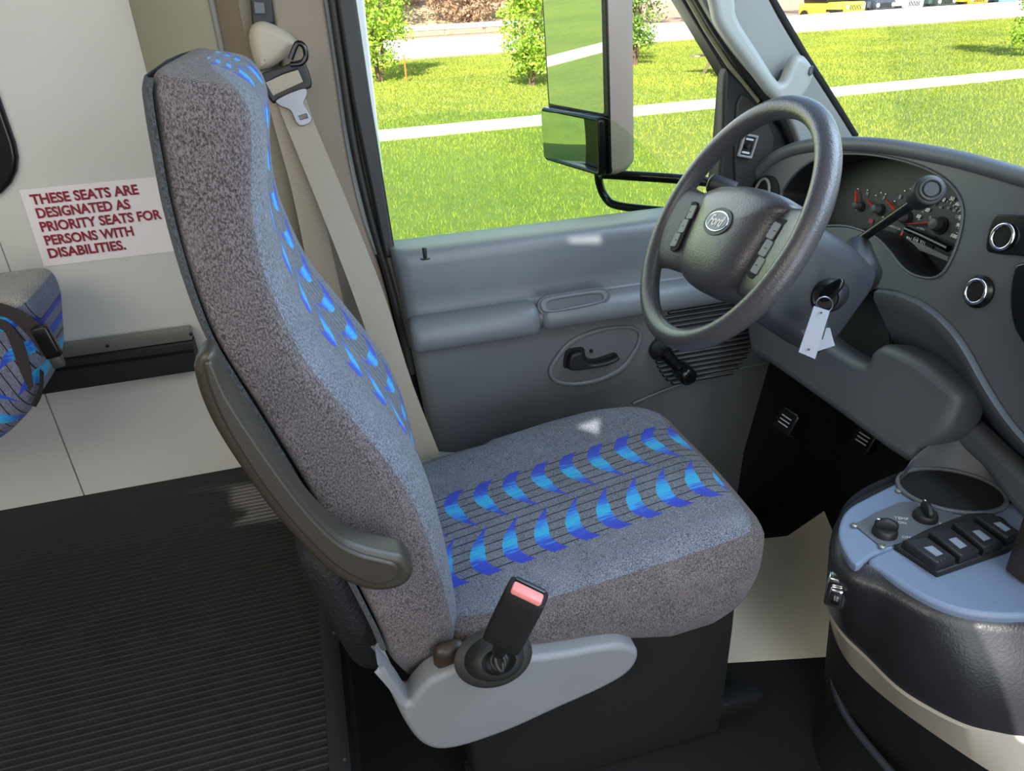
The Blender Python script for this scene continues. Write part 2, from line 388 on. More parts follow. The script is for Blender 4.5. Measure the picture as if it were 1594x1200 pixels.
win = thing('window_3', 'black rubber framed side window with rounded corner in the white saloon wall', 'window', (cxr-.45, YW, czr-.1)); win['kind'] = 'structure'
plate('window_frame', W, rrect(cxr-.45, czr+.28, .905, .745, .10), BLACKG, win, .05, .008, [rrect(cxr-.45, czr+.28, .80, .64, .06)], z0=.012)
plate('pane', W, rrect(cxr-.45, czr+.28, .82, .66, .06), WGLASS, win, .004, .0005, z0=-.01)
# outside skin of the body behind the driver's door
struct(plate('wall_outer', YF(YW+.10), [(-6, -.3), (-.20, -.3), (-.20, 2.3), (-6, 2.3)], BODYW, None, .03, .01, [rrect(cxr-.45, czr+.28, .84, .68, .07)], z0=.015))
# seat track rail along the wall
rl = thing('seat_track_rail', 'black seat track rail with brushed metal top strip along the white wall', 'rail', (-.45, YW, .58))
x1 = at(305, 545, 1, 1.57).x; zt = at(150, 545, 1, 1.57).z
rbox('rail_body', (-1.6, 1.555, zt-.075), (x1, 1.597, zt-.008), .003, BLACK, rl, (2, 3, 3))
rbox('metal_strip', (-1.6, 1.57, zt-.008), (x1-.002, 1.596, zt+.018), .002, MET_D, rl, (2, 3, 3))
rbox('groove', (-1.6, 1.551, zt-.028), (x1, 1.556, zt-.022), .001, BLACKG, rl, (1, 1, 1))
for px in (298, 170): q = at(px, 522 if px == 298 else 546, 1, 1.57); screw(YF(1.57), q.x, zt+.006, .004, rl, BLACK)
# wall sign
q0 = W.px(30, 296); q1 = W.px(68, 415)
sg = thing('priority_seat_sign', 'white rectangular sticker with dark red capital lettering on the white wall', 'sign', (-.4, YW, q1[1]))
plate('sticker', W, [(q0[0], q0[1]), (q0[0]+.30, q0[1]), (q0[0]+.30, q1[1]), (q1[0]+.001, q1[1])], SIGN, sg, .0012, .0002, z0=.0012)
lines = ['THESE SEATS ARE', 'DESIGNATED AS', 'PRIORITY SEATS FOR', 'PERSONS WITH', 'DISABILITIES.']
bl = [((51, 318), (217, 301)), ((59, 339), (203, 323)), ((65, 360), (252, 340)), ((72, 381), (208, 364)), ((77, 401), (196, 387))]
for s_, (a, b) in zip(lines, bl):
    a = W.px(*a); b = W.px(*b); text('lettering', W, s_, REDT, sg, .0262, a[0], a[1], b[0]-a[0], z0=.0026, bold=.0007)
# body panels between the saloon wall and the door, seen behind the belt
def vwall(name, pts, z0, z1, m):
    rows = [[V(x, y, z0) for x, y in pts], [V(x, y, z1) for x, y in pts]]
    rows2 = [[p+V(-.004, .03, 0) for p in rows[0]], [p+V(-.004, .03, 0) for p in rows[1]]]
    return loft(name, [rows[0], rows[1], rows2[1], rows2[0], rows[0]], m, None)
b1 = at(330, 20, 1, 1.50); b2 = at(385, 20, 1, 1.43); b3 = at(425, 20, 1, 1.41)
struct(vwall('wall_pillar', [(-.256, 1.602), (-.20, 1.53), (b1.x-.01, 1.505), (b1.x, 1.50)], ZR, 2.1, GREEN_G))
struct(tube('trim_3', [V(b1.x+.004, 1.497, ZR), V(b1.x+.004, 1.497, 2.1)], .006, GREY_P, None, 8))
struct(vwall('wall_pillar', [(b1.x+.006, 1.50), (b1.x+.03, 1.455), (b2.x, 1.43)], ZR, 2.1, BEIGE))
P40 = YF(1.405)
edge = [(495, -60), (505, 0), (522, 110), (540, 230), (562, 330), (592, 420), (613, 500), (632, 580), (655, 680), (668, 760)]
ep = [tuple(p) for p in sm(P40.pts(edge), False)]
struct(plate('wall_pillar', P40, ep + [(ep[-1][0], .05), (-.10, .05), (b3.x-.002, .8), (b3.x-.002, 1.6), (ep[0][0], 1.6)], BEIGE, None, .05, .008))
struct(rbox('wall_pillar', (b2.x-.012, 1.428, ZR), (b3.x+.012, 1.47, 1.6), .002, plastic('pillar_olive', (120, 114, 98), .6, .2), None, (1, 1, 1)))  # one even olive tone for the slot panel behind the belt
wsp = [P40.w(u, v, .004) for u, v in sm(P40.pts([(510, -60), (519, 10), (535, 120), (552, 230), (576, 335), (604, 430), (622, 500), (640, 580)]), False)]
struct(tube('trim_4', wsp, .008, RUBBER, None, 10))
P41 = YF(1.425)
struct(tube('trim_5', [P41.w(u, v) for u, v in sm(P41.pts([(522, -60), (533, 30), (548, 120), (565, 230), (585, 320), (606, 400), (622, 470), (634, 540)]), False)], .007, plastic('seal_taupe', (150, 142, 128), .5, .1), None, 10))
struct(plate('trim_6', YF(1.455), YF(1.455).pts([(485, -60), (560, -60), (610, 390), (640, 560), (680, 760), (610, 760), (560, 400)]), BODYW, None, .03, .004))
struct(rbox('wall_sill', (-.12, 1.435, -.02), (.26, 1.50, .80), .002, BLACKM, None, (1, 1, 1)))
# unseen right wall and roofs; wall holes are made up to shape sun patches
YR = -.75
def back(p):
    t = (YR-p.y)/SUND.y; q = p + SUND*t; return (q.x, q.z)
def hole(L, ax, val): return [back(at(x, y, ax, val)) for x, y in L]
H = [hole([(1545, 985), (1700, 975), (1700, 1150), (1600, 1150), (1555, 1138)], 1, .46), hole([(870, 374), (940, 368), (940, 389), (896, 388)], 1, 1.345), hole([(889, 666), (941, 649), (938, 683)], 2, .53),
     hole([(193, 783), (300, 763), (400, 752), (425, 750), (440, 775), (448, 815), (360, 826), (366, 812), (384, 803), (360, 795), (357, 768), (330, 768), (240, 778), (196, 789)], 2, ZR),
     hole([(68, 806), (105, 799), (146, 796), (145, 800), (105, 806), (70, 811)], 2, ZR)]
RW = Fr((0, YR, 0), (1, 0, 0), (0, 0, 1))
struct(plate('wall_right_sun_mask', RW, [(-6, -.3), (2.0, -.3), (2.0, 4.2), (-6, 4.2)], WALL, None, .02, .0005, H, z0=0))
struct(rbox('ceiling', (-6, YR, 2.35), (.15, YW+.08, 2.40), .005, WALL, None, (1, 1, 1)))
struct(rbox('ceiling_cab', (.10, YR, 1.80), (.85, 1.45, 1.86), .005, GREY_P, None, (1, 1, 1)))
struct(rbox('wall_rear', (-6, YR, 0), (-5.9, YW, 2.35), .005, WALL, None, (1, 1, 1)))

# ------------------------------------------------------------------ driver's door
door = thing('door_1', 'grey vinyl driver door with armrest, pull cup, black handle and window crank', 'door', (.5, 1.42, 0)); door['kind'] = 'structure'
prof = [(1.425, .832), (1.37, .832), (1.352, .829), (1.343, .820), (1.341, .800), (1.348, .740), (1.352, .702), (1.349, .696), (1.325, .690), (1.315, .682), (1.312, .668), (1.318, .652), (1.335, .640), (1.352, .634), (1.357, .628), (1.356, .60), (1.360, .45), (1.364, .445), (1.364, .20), (1.36, .06)]
rows = []
for y, z in prof:
    xr = .125 + (.83-z)*.085 if z > .35 else .166 + (.35-z)*.05
    xf = .985 if z > .46 else .985-.05*min(1, (.46-z)/.3)
    xs = [xr, xr+.004, xr+.012, xr+.03] + [xr+.03+(xf-xr-.03)*k/24 for k in range(1, 25)]
    rows.append([V(x, y + (.030 if j == 0 else .010 if j == 1 else .003 if j == 2 else 0), z) for j, x in enumerate(xs)])
loft('door_panel', rows, GREY, door, ang=60)
DP = YF(1.356)
# armrest pad at the rear of the door
ax1 = at(843, 500, 1, 1.30).x
rbox('armrest_pad', (.135, 1.292, .638), (ax1, 1.345, .704), (.02, .02, .018), GREY, door, (12, 8, 8), fn=lambda x, y, z, a, b, c: (x, y + (.012 if c > 0 else 0)*abs(c), z))
# raised belt moulding ahead of the pad
rbox('armrest_rail', (ax1+.003, 1.304, .640), (.985, 1.345, .700), (.02, .02, .018), GREY, door, (12, 8, 8), fn=lambda x, y, z, a, b, c: (x, y+.012*max(c, 0), z))
F3 = Fr((0, 1.312, .672), (1, 0, 0), (0, .25, 1))
cup = F3.pts([(840, 470), (850, 463), (890, 456), (930, 451), (943, 456), (942, 466), (925, 474), (880, 483), (850, 486), (841, 480)])
cup = [tuple(p) for p in sm(cup)]
cin = [tuple(p) for p in sm(F3.pts([(850, 473), (860, 467), (900, 460), (930, 457), (937, 462), (930, 468), (890, 476), (856, 482)]))]
plate('pull_cup', F3, cup, GREY, door, .010, .003, [cin], z0=.008)
plate('pull_cup_shade', F3, cin, GREY_D, door, .004, .0005, z0=-.0001)  # darker grey plate stands in for the shade inside the cup
plate('pull_cup_seat', F3, [tuple(p) for p in sm(F3.pts([(836, 472), (848, 460), (890, 453), (932, 447), (947, 454), (946, 468), (927, 478), (880, 487), (848, 490), (838, 483)]))], GREY_D, door, .006, .001, z0=.0045)
# handle bezel and lever
bz = [tuple(p) for p in sm(DP.pts([(853, 580), (860, 560), (885, 530), (925, 512), (965, 506), (988, 508), (999, 520), (992, 545), (970, 575), (935, 593), (895, 600), (865, 596)]))]
bi = [tuple(p) for p in sm(DP.pts([(860, 578), (868, 560), (892, 535), (928, 518), (964, 511), (985, 513), (993, 522), (986, 543), (965, 570), (932, 587), (896, 594), (868, 590)]))]
plate('handle_bezel', DP, bz, GREY, door, .012, .004, [bi], z0=.006)
hr = [tuple(p) for p in sm(DP.pts([(877, 570), (880, 548), (890, 542), (908, 541), (912, 555), (925, 558), (948, 551), (958, 549), (961, 556), (950, 562), (930, 567), (905, 571), (885, 573)]), True, 4)]
plate('handle_recess', DP, hr, BLACKM, door, .004, .001, z0=.002)
lv = [tuple(p) for p in sm(DP.pts([(882, 570), (884, 550), (894, 544), (903, 545), (906, 556), (920, 562), (945, 556), (957, 551), (959, 555), (945, 563), (922, 568), (900, 571)]), True, 4)]
plate('handle', DP, lv, BLACK, door, .016, .005, z0=.02)
u_, v_ = DP.px(920, 546); disc_stack('lock_button', DP, u_, v_, [(.004, 0), (.004, .004), (.0035, .005)], BLACK, door, 14)
# speaker grille: raised slats
sp = thing('speaker_grille', None, None, (0, 0, 0)); bpy.data.objects.remove(sp)
go = DP.pts([(1035, 505), (1090, 470), (1130, 465), (1175, 480), (1190, 520), (1160, 560), (1100, 568), (1045, 560)])
GF = YF(1.350)
for i in range(17):
    a = at(1040, 478+i*7.4, 1, 1.350); xa = a.x+.0; zc = a.z
    r_ = .125; dz = zc-.545; half = math.sqrt(max(r_*r_-dz*dz, 0))
    if half < .02: continue
    cx = .80; rbox('grille_slat', (cx-half, 1.346, zc-.0024), (cx+half, 1.358, zc+.0004), .0012, GREY, door, (4, 2, 2))
    rbox('grille_gap', (cx-half, 1.3480, zc-.0070), (cx+half, 1.3575, zc-.0024), .0004, BLACKM, door, (1, 1, 1))
# window crank
ck = [deep(*p) for p in ((1026, 540, 1.335), (1040, 556, 1.32), (1055, 572, 1.31))]
c0 = at(1030, 545, 1, 1.345)
disc_stack('crank_hub', YF(1.352), c0.x, c0.z, [(.027, 0), (.027, .006), (.020, .014), (.016, .022)], BLACK, door)
k0 = at(1033, 548, 1, 1.325); k1 = at(1062, 578, 1, 1.31)
tube('window_crank', [k0, k0.lerp(k1, .5)+V(0, -.004, 0), k1], [.017, .013, .016], BLACKG, door)
capsule('crank_knob', k1+V(0, .012, 0), k1+V(0, -.036, 0), .021, .020, BLACKG, door)
u0 = at(662, 402, 2, .833)
capsule('lock_pin', u0+V(0, 0, 0), u0+V(0, 0, .020), .0035, .0042, BLACK, door, 10); disc_stack('lock_pin_collar', ZF(.832), u0.x, u0.y, [(.009, 0), (.009, .002), (.006, .003)], BLACK, door, 16)
# lower moulding line
lm = [DP.w(u, v, 0) for u, v in sm(DP.pts([(985, 628), (1040, 605), (1110, 582), (1190, 566)]), False)]
tube('moulding_line', lm, .003, GREY, door, 8)
# door frame around the window
DF = YF(1.395)
hole_w = [DF.px(*p) for p in ((532, -150), (578, 160), (614, 386), (1022, 351), (1108, 343), (1122, 230), (1131, 122), (1052, -10), (965, -150))]
out_w = [DF.px(*p) for p in ((500, -150), (548, 160), (598, 400), (1022, 362), (1150, 352), (1165, 230), (1170, 150), (1088, -10), (1005, -150))]
up = 1.75
plate('window_frame', DF, out_w + [(out_w[-1][0]-.15, up-.05), (out_w[0][0], up-.05)], BLACK, door, .05, .006, [hole_w + [(hole_w[-1][0]-.12, up-.1), (hole_w[0][0]+.01, up-.1)]], z0=.01)
wi = struct(plate('window_1', YF(1.41), [tuple(p) for p in sm(YF(1.41).pts([(585, 225), (592, 200), (604, 189), (630, 182), (670, 177), (750, 174), (850, 173), (915, 177), (948, 186), (975, 202), (1060, 282), (1118, 338)]), False)] + YF(1.41).pts([(1120, 365), (612, 405)]), GLASS, None, .004, .0012))
# sail panel with the mirror switch
SP = YF(1.372)
sail = [tuple(p) for p in sm(SP.pts([(1128, 118), (1142, 114), (1165, 135), (1190, 168), (1220, 205), (1243, 245), (1235, 290), (1200, 350), (1150, 372), (1105, 372), (1112, 330), (1124, 230)]), True, 3)]
plate('mirror_sail_panel', SP, sail, BLACK, door, .03, .008)
plate('sail_relief', SP, [tuple(p) for p in sm(SP.pts([(1145, 160), (1172, 158), (1205, 215), (1185, 262), (1160, 300), (1143, 290)]), True, 3)], RUBBER, door, .01, .004, z0=.006)
SW = Fr(at(1163, 227, 1, 1.362), (1, 0, -.25), (.28, 0, 1))
plate('mirror_switch', SW, rrect(0, 0, .034, .046, .003), GREY_L, door, .008, .002, [rrect(0, 0, .025, .036, .002)], z0=.006)
disc_stack('switch_knob', SW, 0, 0, [(.006, 0), (.006, .004), (.004, .008)], BLACK, door, 16)
for k in (-1, 1): plate('switch_mark', SW, rrect(0, k*.013, .018, .004, .001), DIMW, door, .001, .0002, z0=.003)
# ------------------------------------------------------------------ A pillar, grab handle, windscreen
AP = YF(1.335)
L_ = [(1060, -60), (1085, -15), (1120, 45), (1160, 100), (1205, 150), (1232, 190), (1250, 240)]; R_ = [(1340, 232), (1328, 210), (1290, 150), (1250, 88), (1215, 30), (1195, -8), (1165, -60)]
struct(plate('trim_7', AP, [tuple(p) for p in sm(AP.pts(L_), False)] + [tuple(p) for p in sm(AP.pts(R_), False)], GREY_P, None, .05, .006))
ap2 = YF(1.34)
struct(tube('trim_8', [ap2.w(*ap2.px(*p)) for p in ((1165, -60), (1197, -8), (1253, 88), (1294, 152), (1331, 212))], .0075, BLACKM, None, 8))
struct(tube('trim_9', [YF(1.36).w(*YF(1.36).px(*p)) for p in ((1048, -60), (1078, -15), (1113, 45), (1150, 100), (1192, 152), (1222, 190), (1240, 235))], .009, RUBBER, None, 10))
struct(tube('trim_10', [YF(1.375).w(*YF(1.375).px(*p)) for p in ((1035, -60), (1064, -15), (1098, 45), (1135, 102), (1180, 158))], .005, plastic('seal_olive', (138, 138, 112), .5, .1), None, 8))
gh = thing('grab_handle', 'pale grey moulded grab handle on the windscreen pillar', 'handle', AP.w(*AP.px(1240, 130)))
HF = YF(1.285)
ho = [(1090, -60), (1110, 0), (1118, 34), (1132, 58), (1150, 82), (1178, 118), (1203, 150), (1222, 162), (1240, 160), (1254, 150), (1267, 126), (1269, 108), (1258, 90), (1247, 86), (1238, 92), (1231, 108), (1221, 128), (1210, 122), (1183, 80), (1160, 44), (1149, 22), (1147, 0), (1135, -60)]
plate('grip', HF, [tuple(p) for p in sm(HF.pts(ho), True, 4)], HANDLE, gh, .03, .012, ang=60, br=5)
u_, v_ = HF.px(1262, 110); disc_stack('screw_cap', HF, u_, v_, [(.0085, .0), (.0085, .0015), (.007, .003), (.0068, .001)], GREY_D, gh, 24, .62, 1.4)
rbox('mounting_foot', tuple(at(1240, 125, 1, 1.30)-V(.02, .012, .02)), tuple(at(1240, 125, 1, 1.30)+V(.02, .03, .02)), .006, GREY_D, gh, (4, 4, 4))
struct(plate('trim_11', YF(1.405), YF(1.405).pts([(1040, -60), (1120, -60), (1190, 60), (1262, 170), (1300, 250), (1300, 340), (1180, 345), (1205, 215), (1150, 130), (1075, 0)]), BLACKM, None, .01, .002))
# windscreen
ws = loft('window_2', [[V(1.19, y, .90) for y in np.linspace(1.30, -.7, 8)], [V(.80, y, 1.80) for y in np.linspace(1.22, -.65, 8)]], WGLASS); ws['kind'] = 'structure'
# firewall and kick panels under the dash
struct(rbox('wall_front', (1.22, -.7, -.02), (1.25, 1.40, .88), .002, BLACKM, None, (1, 1, 1)))
struct(rbox('wall_kick', (.90, 1.366, -.02), (1.22, 1.40, .8), .002, BLACKM, None, (1, 1, 1)))

# ------------------------------------------------------------------ dashboard
dash = thing('dashboard', 'dark grey dashboard with hooded instrument cluster and padded top', 'dashboard', (1.05, .7, .455))
FD = Fr(EYE + (V(.945, 1.33, .455)-EYE)*.88, (0, -1, 0), (.2, 0, 1))
clus = [tuple(p) for p in sm(FD.pts([(1216, 305), (1222, 290), (1241, 267), (1270, 248), (1310, 240), (1363, 242), (1421, 255), (1465, 275), (1491, 302), (1499, 334), (1491, 377), (1478, 409), (1465, 427), (1447, 433), (1421, 427), (1401, 412), (1383, 389), (1363, 369), (1334, 356), (1305, 351), (1250, 352), (1222, 335)]), True, 4)]
vent = [tuple(p) for p in sm(FD.pts([(1168, 312), (1172, 290), (1184, 276), (1197, 274), (1205, 285), (1205, 305), (1196, 325), (1180, 330)]), True, 4)]
fo = [(1150, 440), (1152, 330), (1165, 297), (1185, 268), (1220, 245), (1262, 234), (1310, 231), (1363, 233), (1421, 241), (1500, 258), (1594, 286), (1680, 312), (1800, 350), (1800, 800), (1700, 765), (1640, 725), (1594, 680), (1563, 640), (1535, 594), (1505, 540), (1475, 502), (1440, 474), (1400, 457), (1372, 452), (1300, 445)]
_i = fo.index((1700, 765)); _j = fo.index((1680, 312))
fop = [tuple(p) for p in sm(FD.pts(fo[_i:] + fo[:_j+1]), False, 3)]
UE = FD.o.y+.68
plate('fascia', FD, fop + [(UE, fop[-1][1]-.002), (UE, fop[0][1])], GREY_D, dash, .02, .004, [clus])
elf = FD.pts([(1300, 445), (1150, 440), (1152, 330), (1165, 297), (1185, 268), (1220, 245)])
loft('end_panel', [[FD.w(u, v, -.006) for u, v in elf], [FD.w(u-.004, v, -.006)+V(.25, .16, -.06) for u, v in elf]], GREY_D, dash, ang=60)
# padded top lip running across under the windscreen
tl = [(1148, 350), (1153, 318), (1166, 288), (1190, 258), (1225, 236), (1265, 226), (1310, 224), (1363, 226), (1421, 234), (1500, 250), (1594, 276), (1700, 306), (1850, 350)]
tp = [FD.w(*q) for q in [tuple(p) for p in sm(FD.pts(tl[:-1]), False, 4)]]; tp += [FD.w(tl_u, FD.px(*tl[-2])[1]-.001) for tl_u in np.linspace(FD.px(*tl[-2])[0]+.15, FD.o.y+.68, 4)]
tube('dash_roll', tp, .0125, GREY_D, dash, 14)
rows = [[p + V(.0, 0, .011) for p in tp], [p + V(.03, .004, .004) for p in tp], [p+V(.12, .02, -.025) for p in tp], [V(1.215, p.y*1.12, min(p.z-.08, .90)) for p in tp]]
loft('dash_top', rows, GREY_D, dash, ang=60)
# tunnel of the cluster hood
inner = FD.shift(-.075)
loft('cluster_hood', [[FD.w(u, v, -.004) for u, v in clus], [FD.w(u*.985+.006, v*.985+.005, -.075) for u, v in clus]], BLACK, dash, closed=True, ang=70)
tube('hood_rim', [FD.w(u, v, .001) for u, v in clus], .002, GREY_D, dash, 8, closed=True)
ic = plate('instrument_cluster', inner, inner.pts([(1190, 240), (1300, 232), (1510, 238), (1530, 450), (1300, 450), (1190, 400)]), BLACK, dash, .01, .001, z0=0)
def ipx(x, y): return inner.px(x, y, .001)
for (x, y, r_, a, b) in ((1338, 320, .0068, (1336, 297), (1338, 318)), (1368, 325, .0078, (1353, 311), (1366, 323)), (1408, 337, .0095, (1383, 311), (1402, 331)), (1461, 349, .0108, (1415, 349), (1454, 347))):
    u, v = ipx(x, y); A = inner.w(*ipx(*a), .006); B = inner.w(*ipx(*b), .008)
    tube('needle', [A, B], [.0016, .0035], RED, ic, 8, flat=.5)
    disc_stack('gauge_hub', inner, u, v, [(r_, 0), (r_, .010), (r_*.8, .014), (r_*.3, .016)], GREY_D, ic, 20)
    disc_stack('gauge_well', inner, u+.004, v-.001, [(r_*1.35, .0), (r_*1.35, .002)], BLACKM, ic, 20)
for s_, x, y in (('10', 1426, 338), ('20', 1440, 328), ('30', 1450, 318), ('40', 1464, 312), ('50', 1478, 311), ('60', 1487, 319), ('70', 1492, 329), ('80', 1492, 340), ('90', 1488, 352), ('100', 1479, 368)):
    u, v = ipx(x, y); text('dial_number', inner, s_, WHITE, ic, .0082, u, v, z0=.002, shear=.2, sx=1.1, bold=.0002)
for s_, x, y, z in (('F', 1374, 311, .010), ('8', 1399, 309, .010), ('H', 1348, 303, .008), ('C', 1333, 327, .006), ('UNLEADED FUEL ONLY', 1378, 350, .0052), ('SELECT/RESET', 1460, 386, .006), ('MPH', 1431, 357, .006), ('20', 1446, 340, .006), ('40', 1462, 324, .006), ('60', 1474, 325, .006), ('80', 1483, 329, .006), ('120', 1487, 338, .006)):
    u, v = ipx(x, y); text('dial_lettering', inner, s_, DIMW, ic, z, u, v, z0=.002)
for i in range(22):
    a = math.radians(205 - i*10.5); u, v = ipx(1461, 349); rr = .041
    plate('dial_tick', inner, rrect(u+rr*math.cos(a), v+rr*.9*math.sin(a), .004, .0008, .0003, 1, a), WHITE, ic, .0006, .0001, z0=.002)
for (x, y) in ((1336, 294), (1351, 296), (1364, 304), (1372, 300), (1379, 302), (1393, 313), (1409, 297), (1418, 294), (1405, 345), (1375, 338)):
    u, v = ipx(x, y); plate('dial_tick', inner, rrect(u, v, .003, .002, .0005, 1), WHITE, ic, .0006, .0001, z0=.002)
u, v = ipx(1356, 344); plate('warning_lamp', inner, rrect(u, v, .012, .008, .002, 2), REDT, ic, .001, .0002, z0=.002)
gi = inner.pts([(1394, 366), (1401, 356), (1458, 368), (1456, 382), (1450, 388)])
plate('gear_indicator', inner, gi, BLACKM, ic, .002, .0004, z0=.002)
u, v = ipx(1411, 373); text('gear_lettering', inner, 'RN', WHITE, ic, .0085, u, v, z0=.003)
u, v = ipx(1424, 376); text('gear_lettering', inner, 'D', WHITE, ic, .0075, u, v, z0=.003); u, v = ipx(1426.5, 373.5); plate('gear_ring', inner, ellipse(u, v, .0052, .0052, 20), WHITE, ic, .001, .0001, [ellipse(u, v, .0044, .0044, 20)], z0=.003)
u, v = ipx(1432, 379); text('gear_lettering', inner, '321', WHITE, ic, .0085, u, v, z0=.003)
A = ipx(1404, 366); plate('gear_pointer', inner, rrect(A[0], A[1], .004, .012, .001, 2), RED, ic, .001, .0002, z0=.003)
plate('cluster_lens_edge', inner, inner.pts([(1372, 362), (1400, 367), (1440, 380), (1482, 400), (1480, 408), (1440, 392), (1400, 380), (1380, 372)]), GREY_P, ic, .006, .002, z0=.008)
tube('trip_stem', [inner.w(*ipx(1418, 357), .012), inner.w(*ipx(1445, 368), .014), inner.w(*ipx(1488, 388), .016)], [.005, .0055, .006], BLACKG, ic, 10)
# left air vent
VF = FD.shift(.003)
plate('vent_recess', VF, [tuple(p) for p in sm(VF.pts([(1162, 336), (1164, 300), (1180, 278), (1200, 273), (1211, 288), (1210, 318), (1197, 340), (1178, 346)]), True, 3)], BLACKM, dash, .01, .001)
u, v = FD.px(1189, 303); tube('vent_ring', [FD.w(u+.024*math.cos(a), v+.031*math.sin(a), .006) for a in np.linspace(0, 2*math.pi, 33)[:-1]], .003, GREY_P, dash, 8, closed=True)
# sockets
for (x, y, big) in ((1567, 369, 1), (1525, 454, 0)):
    u, v = FD.px(x, y)
    if big: plate('switch_bezel', FD, [tuple(p) for p in sm(FD.pts([(1538, 388), (1541, 360), (1550, 338), (1562, 334), (1610, 342), (1612, 395), (1580, 397), (1550, 394)]), True, 3)], BLACKG, dash, .006, .002, z0=.004)
    else: disc_stack('socket_collar', FD, u, v, [(.0235, 0), (.0235, .004), (.020, .007)], BLACKG, dash)
    sk_ = tube('power_socket', [FD.w(u+.0160*math.cos(a), v+.0168*math.sin(a), .008) for a in np.linspace(0, 2*math.pi, 33)[:-1]], .0026, CHROME, dash, 8, closed=True)
    disc_stack('socket_bore', FD, u, v, [(.014, 0), (.014, .0072), (.0135, .0074)], BLACKM, sk_, 24)
radio = [tuple(p) for p in sm(FD.pts([(1578, 470), (1582, 430), (1600, 408), (1700, 430), (1720, 600), (1640, 590), (1596, 530), (1583, 505)]), True, 3)]
plate('radio_surround', FD, radio, BLACKG, dash, .010, .004, z0=.008)
# the curved lower edge sweeping down to the engine cover
Rg = [(1368, 450), (1400, 455), (1440, 472), (1475, 500), (1505, 538), (1535, 592), (1563, 637), (1594, 677), (1640, 722), (1700, 765)]
Lw = [(1372, 545), (1400, 552), (1440, 572), (1475, 604), (1500, 640), (1525, 672), (1552, 700), (1594, 738), (1640, 782), (1700, 830)]
Rp = sm([FD.w(*FD.px(*p), 0) for p in Rg], False, 4); Lp = sm([FD.w(*FD.px(*p, -.03), -.03) for p in Lw], False, 4)
rows = []
for t, k in ((0, -.012), (0.0, 0), (.05, .010), (.16, .012), (.3, .004), (.6, -.012), (1, -.035), (1.0, -.06)):
    rows.append([a.lerp(b, t) + FD.ez*k for a, b in zip(Rp, Lp)])
loft('lower_dash_edge', rows, GREY_D, dash, ang=60)
Ls = [(1476, 682), (1488, 660), (1500, 651), (1545, 692), (1594, 738), (1660, 800), (1700, 860), (1660, 870), (1594, 812), (1560, 775), (1520, 722)]
plate('lower_shelf', FD.shift(-.055), [tuple(p) for p in sm(FD.shift(-.055).pts(Ls), True, 3)], GREY_D, dash, .04, .014, ang=60)
# knee panel below the column
KP = FD.shift(.002)
kp = [(1160, 470), (1190, 478), (1230, 500), (1268, 517), (1300, 541), (1344, 564), (1352, 550), (1366, 538), (1382, 537), (1425, 557), (1462, 585), (1490, 612), (1484, 640), (1470, 668), (1452, 684), (1425, 700), (1404, 717), (1300, 642), (1190, 563), (1165, 545)]
plate('knee_panel', KP, [tuple(p) for p in sm(KP.pts(kp), True, 3)], GREY_D, dash, .07, .016, ang=60, br=4)
plate('column_gap_shade', FD.shift(-.04), FD.shift(-.04).pts([(1200, 360), (1380, 380), (1385, 590), (1240, 540), (1180, 480)]), BLACKM, dash, .01, .001)  # black sheet painted as the shade in the gap round the column
for (x, y) in ((1222, 655), (1343, 683)):
    p = deep(x, y, 1.50); f = Fr(p, (.1, -1, 0), (.5, 0, 1)); hd = plate('release_handle', f, rrect(0, 0, .05, .05, .008), BLACKG, dash, .02, .004)
    for k in range(3): plate('printed_mark', f, rrect(0, .008-k*.008, .028, .0025, .0005, 1), DIMW, hd, .0006, .0001, z0=.0012)

# ------------------------------------------------------------------ steering column
WC = V(.578, .945, .935); nn = V(-.857, .08, .51).normalized()
SWF0 = Fr(WC, V(0, 0, 1).cross(nn), nn.cross(V(0, 0, 1).cross(nn)))
SHR = plastic('column_dark_grey', (46, 50, 55), .5, .3)
col = thing('steering_column', 'dark grey steering column shroud with column shift lever behind the wheel', 'steering column', SWF0.w(0, 0, -.3))
def sec(off, ul, ur, vb, vt, r): return [SWF0.w(u, v, off) for u, v in rrect((ul+ur)/2, (vb+vt)/2, ur-ul, vt-vb, r, 5)]
rows = [sec(-.050, -.045, .055, -.05, .045, .03), sec(-.058, -.062, .074, -.075, .056, .03), sec(-.10, -.066, .082, -.10, .060, .03), sec(-.16, -.068, .088, -.105, .058, .03), sec(-.205, -.068, .090, -.105, .050, .03), sec(-.215, -.06, .082, -.095, .042, .03)]
loft('column_shroud', rows, SHR, col, closed=True, caps=True, ang=50)
capsule('shift_boot', SWF0.w(.055, .015, -.20), deep(1338, 376, 1.14), .040, .020, BLACK, col, 20, .8)
ls = [deep(1326, 382, 1.16), deep(1345, 369, 1.13), deep(1400, 331, 1.05), deep(1440, 304, .99)]
tube('shift_lever', ls, [.0085, .0066, .0072, .0080], BLACKG, col, 14)
ka, kb = deep(1430, 309, 1.00), deep(1449, 295, .955)
kn = capsule('shift_knob', ka, kb, .0165, .0200, BLACK, col, 28, .22)
d_ = (kb-ka).normalized(); KF = Fr(kb, d_.cross(V(0, 0, 1)), V(0, 0, 1)); KF = Fr(kb, V(0, 0, 1).cross(d_), d_.cross(V(0, 0, 1).cross(d_)))
tube('knob_ring', [KF.w(.0130*math.cos(a), .0130*math.sin(a), .0) for a in np.linspace(0, 2*math.pi, 33)[:-1]], .0022, RUBBER, kn, 8, closed=True)
disc_stack('overdrive_button', KF, 0, 0, [(.0100, -.003), (.0100, .0012), (.0088, .0022)], BLACK, kn, 24)
sa, sb, sc = SWF0.w(-.05, .01, -.13), deep(1146, 298, 1.22), deep(1102, 284, 1.235)
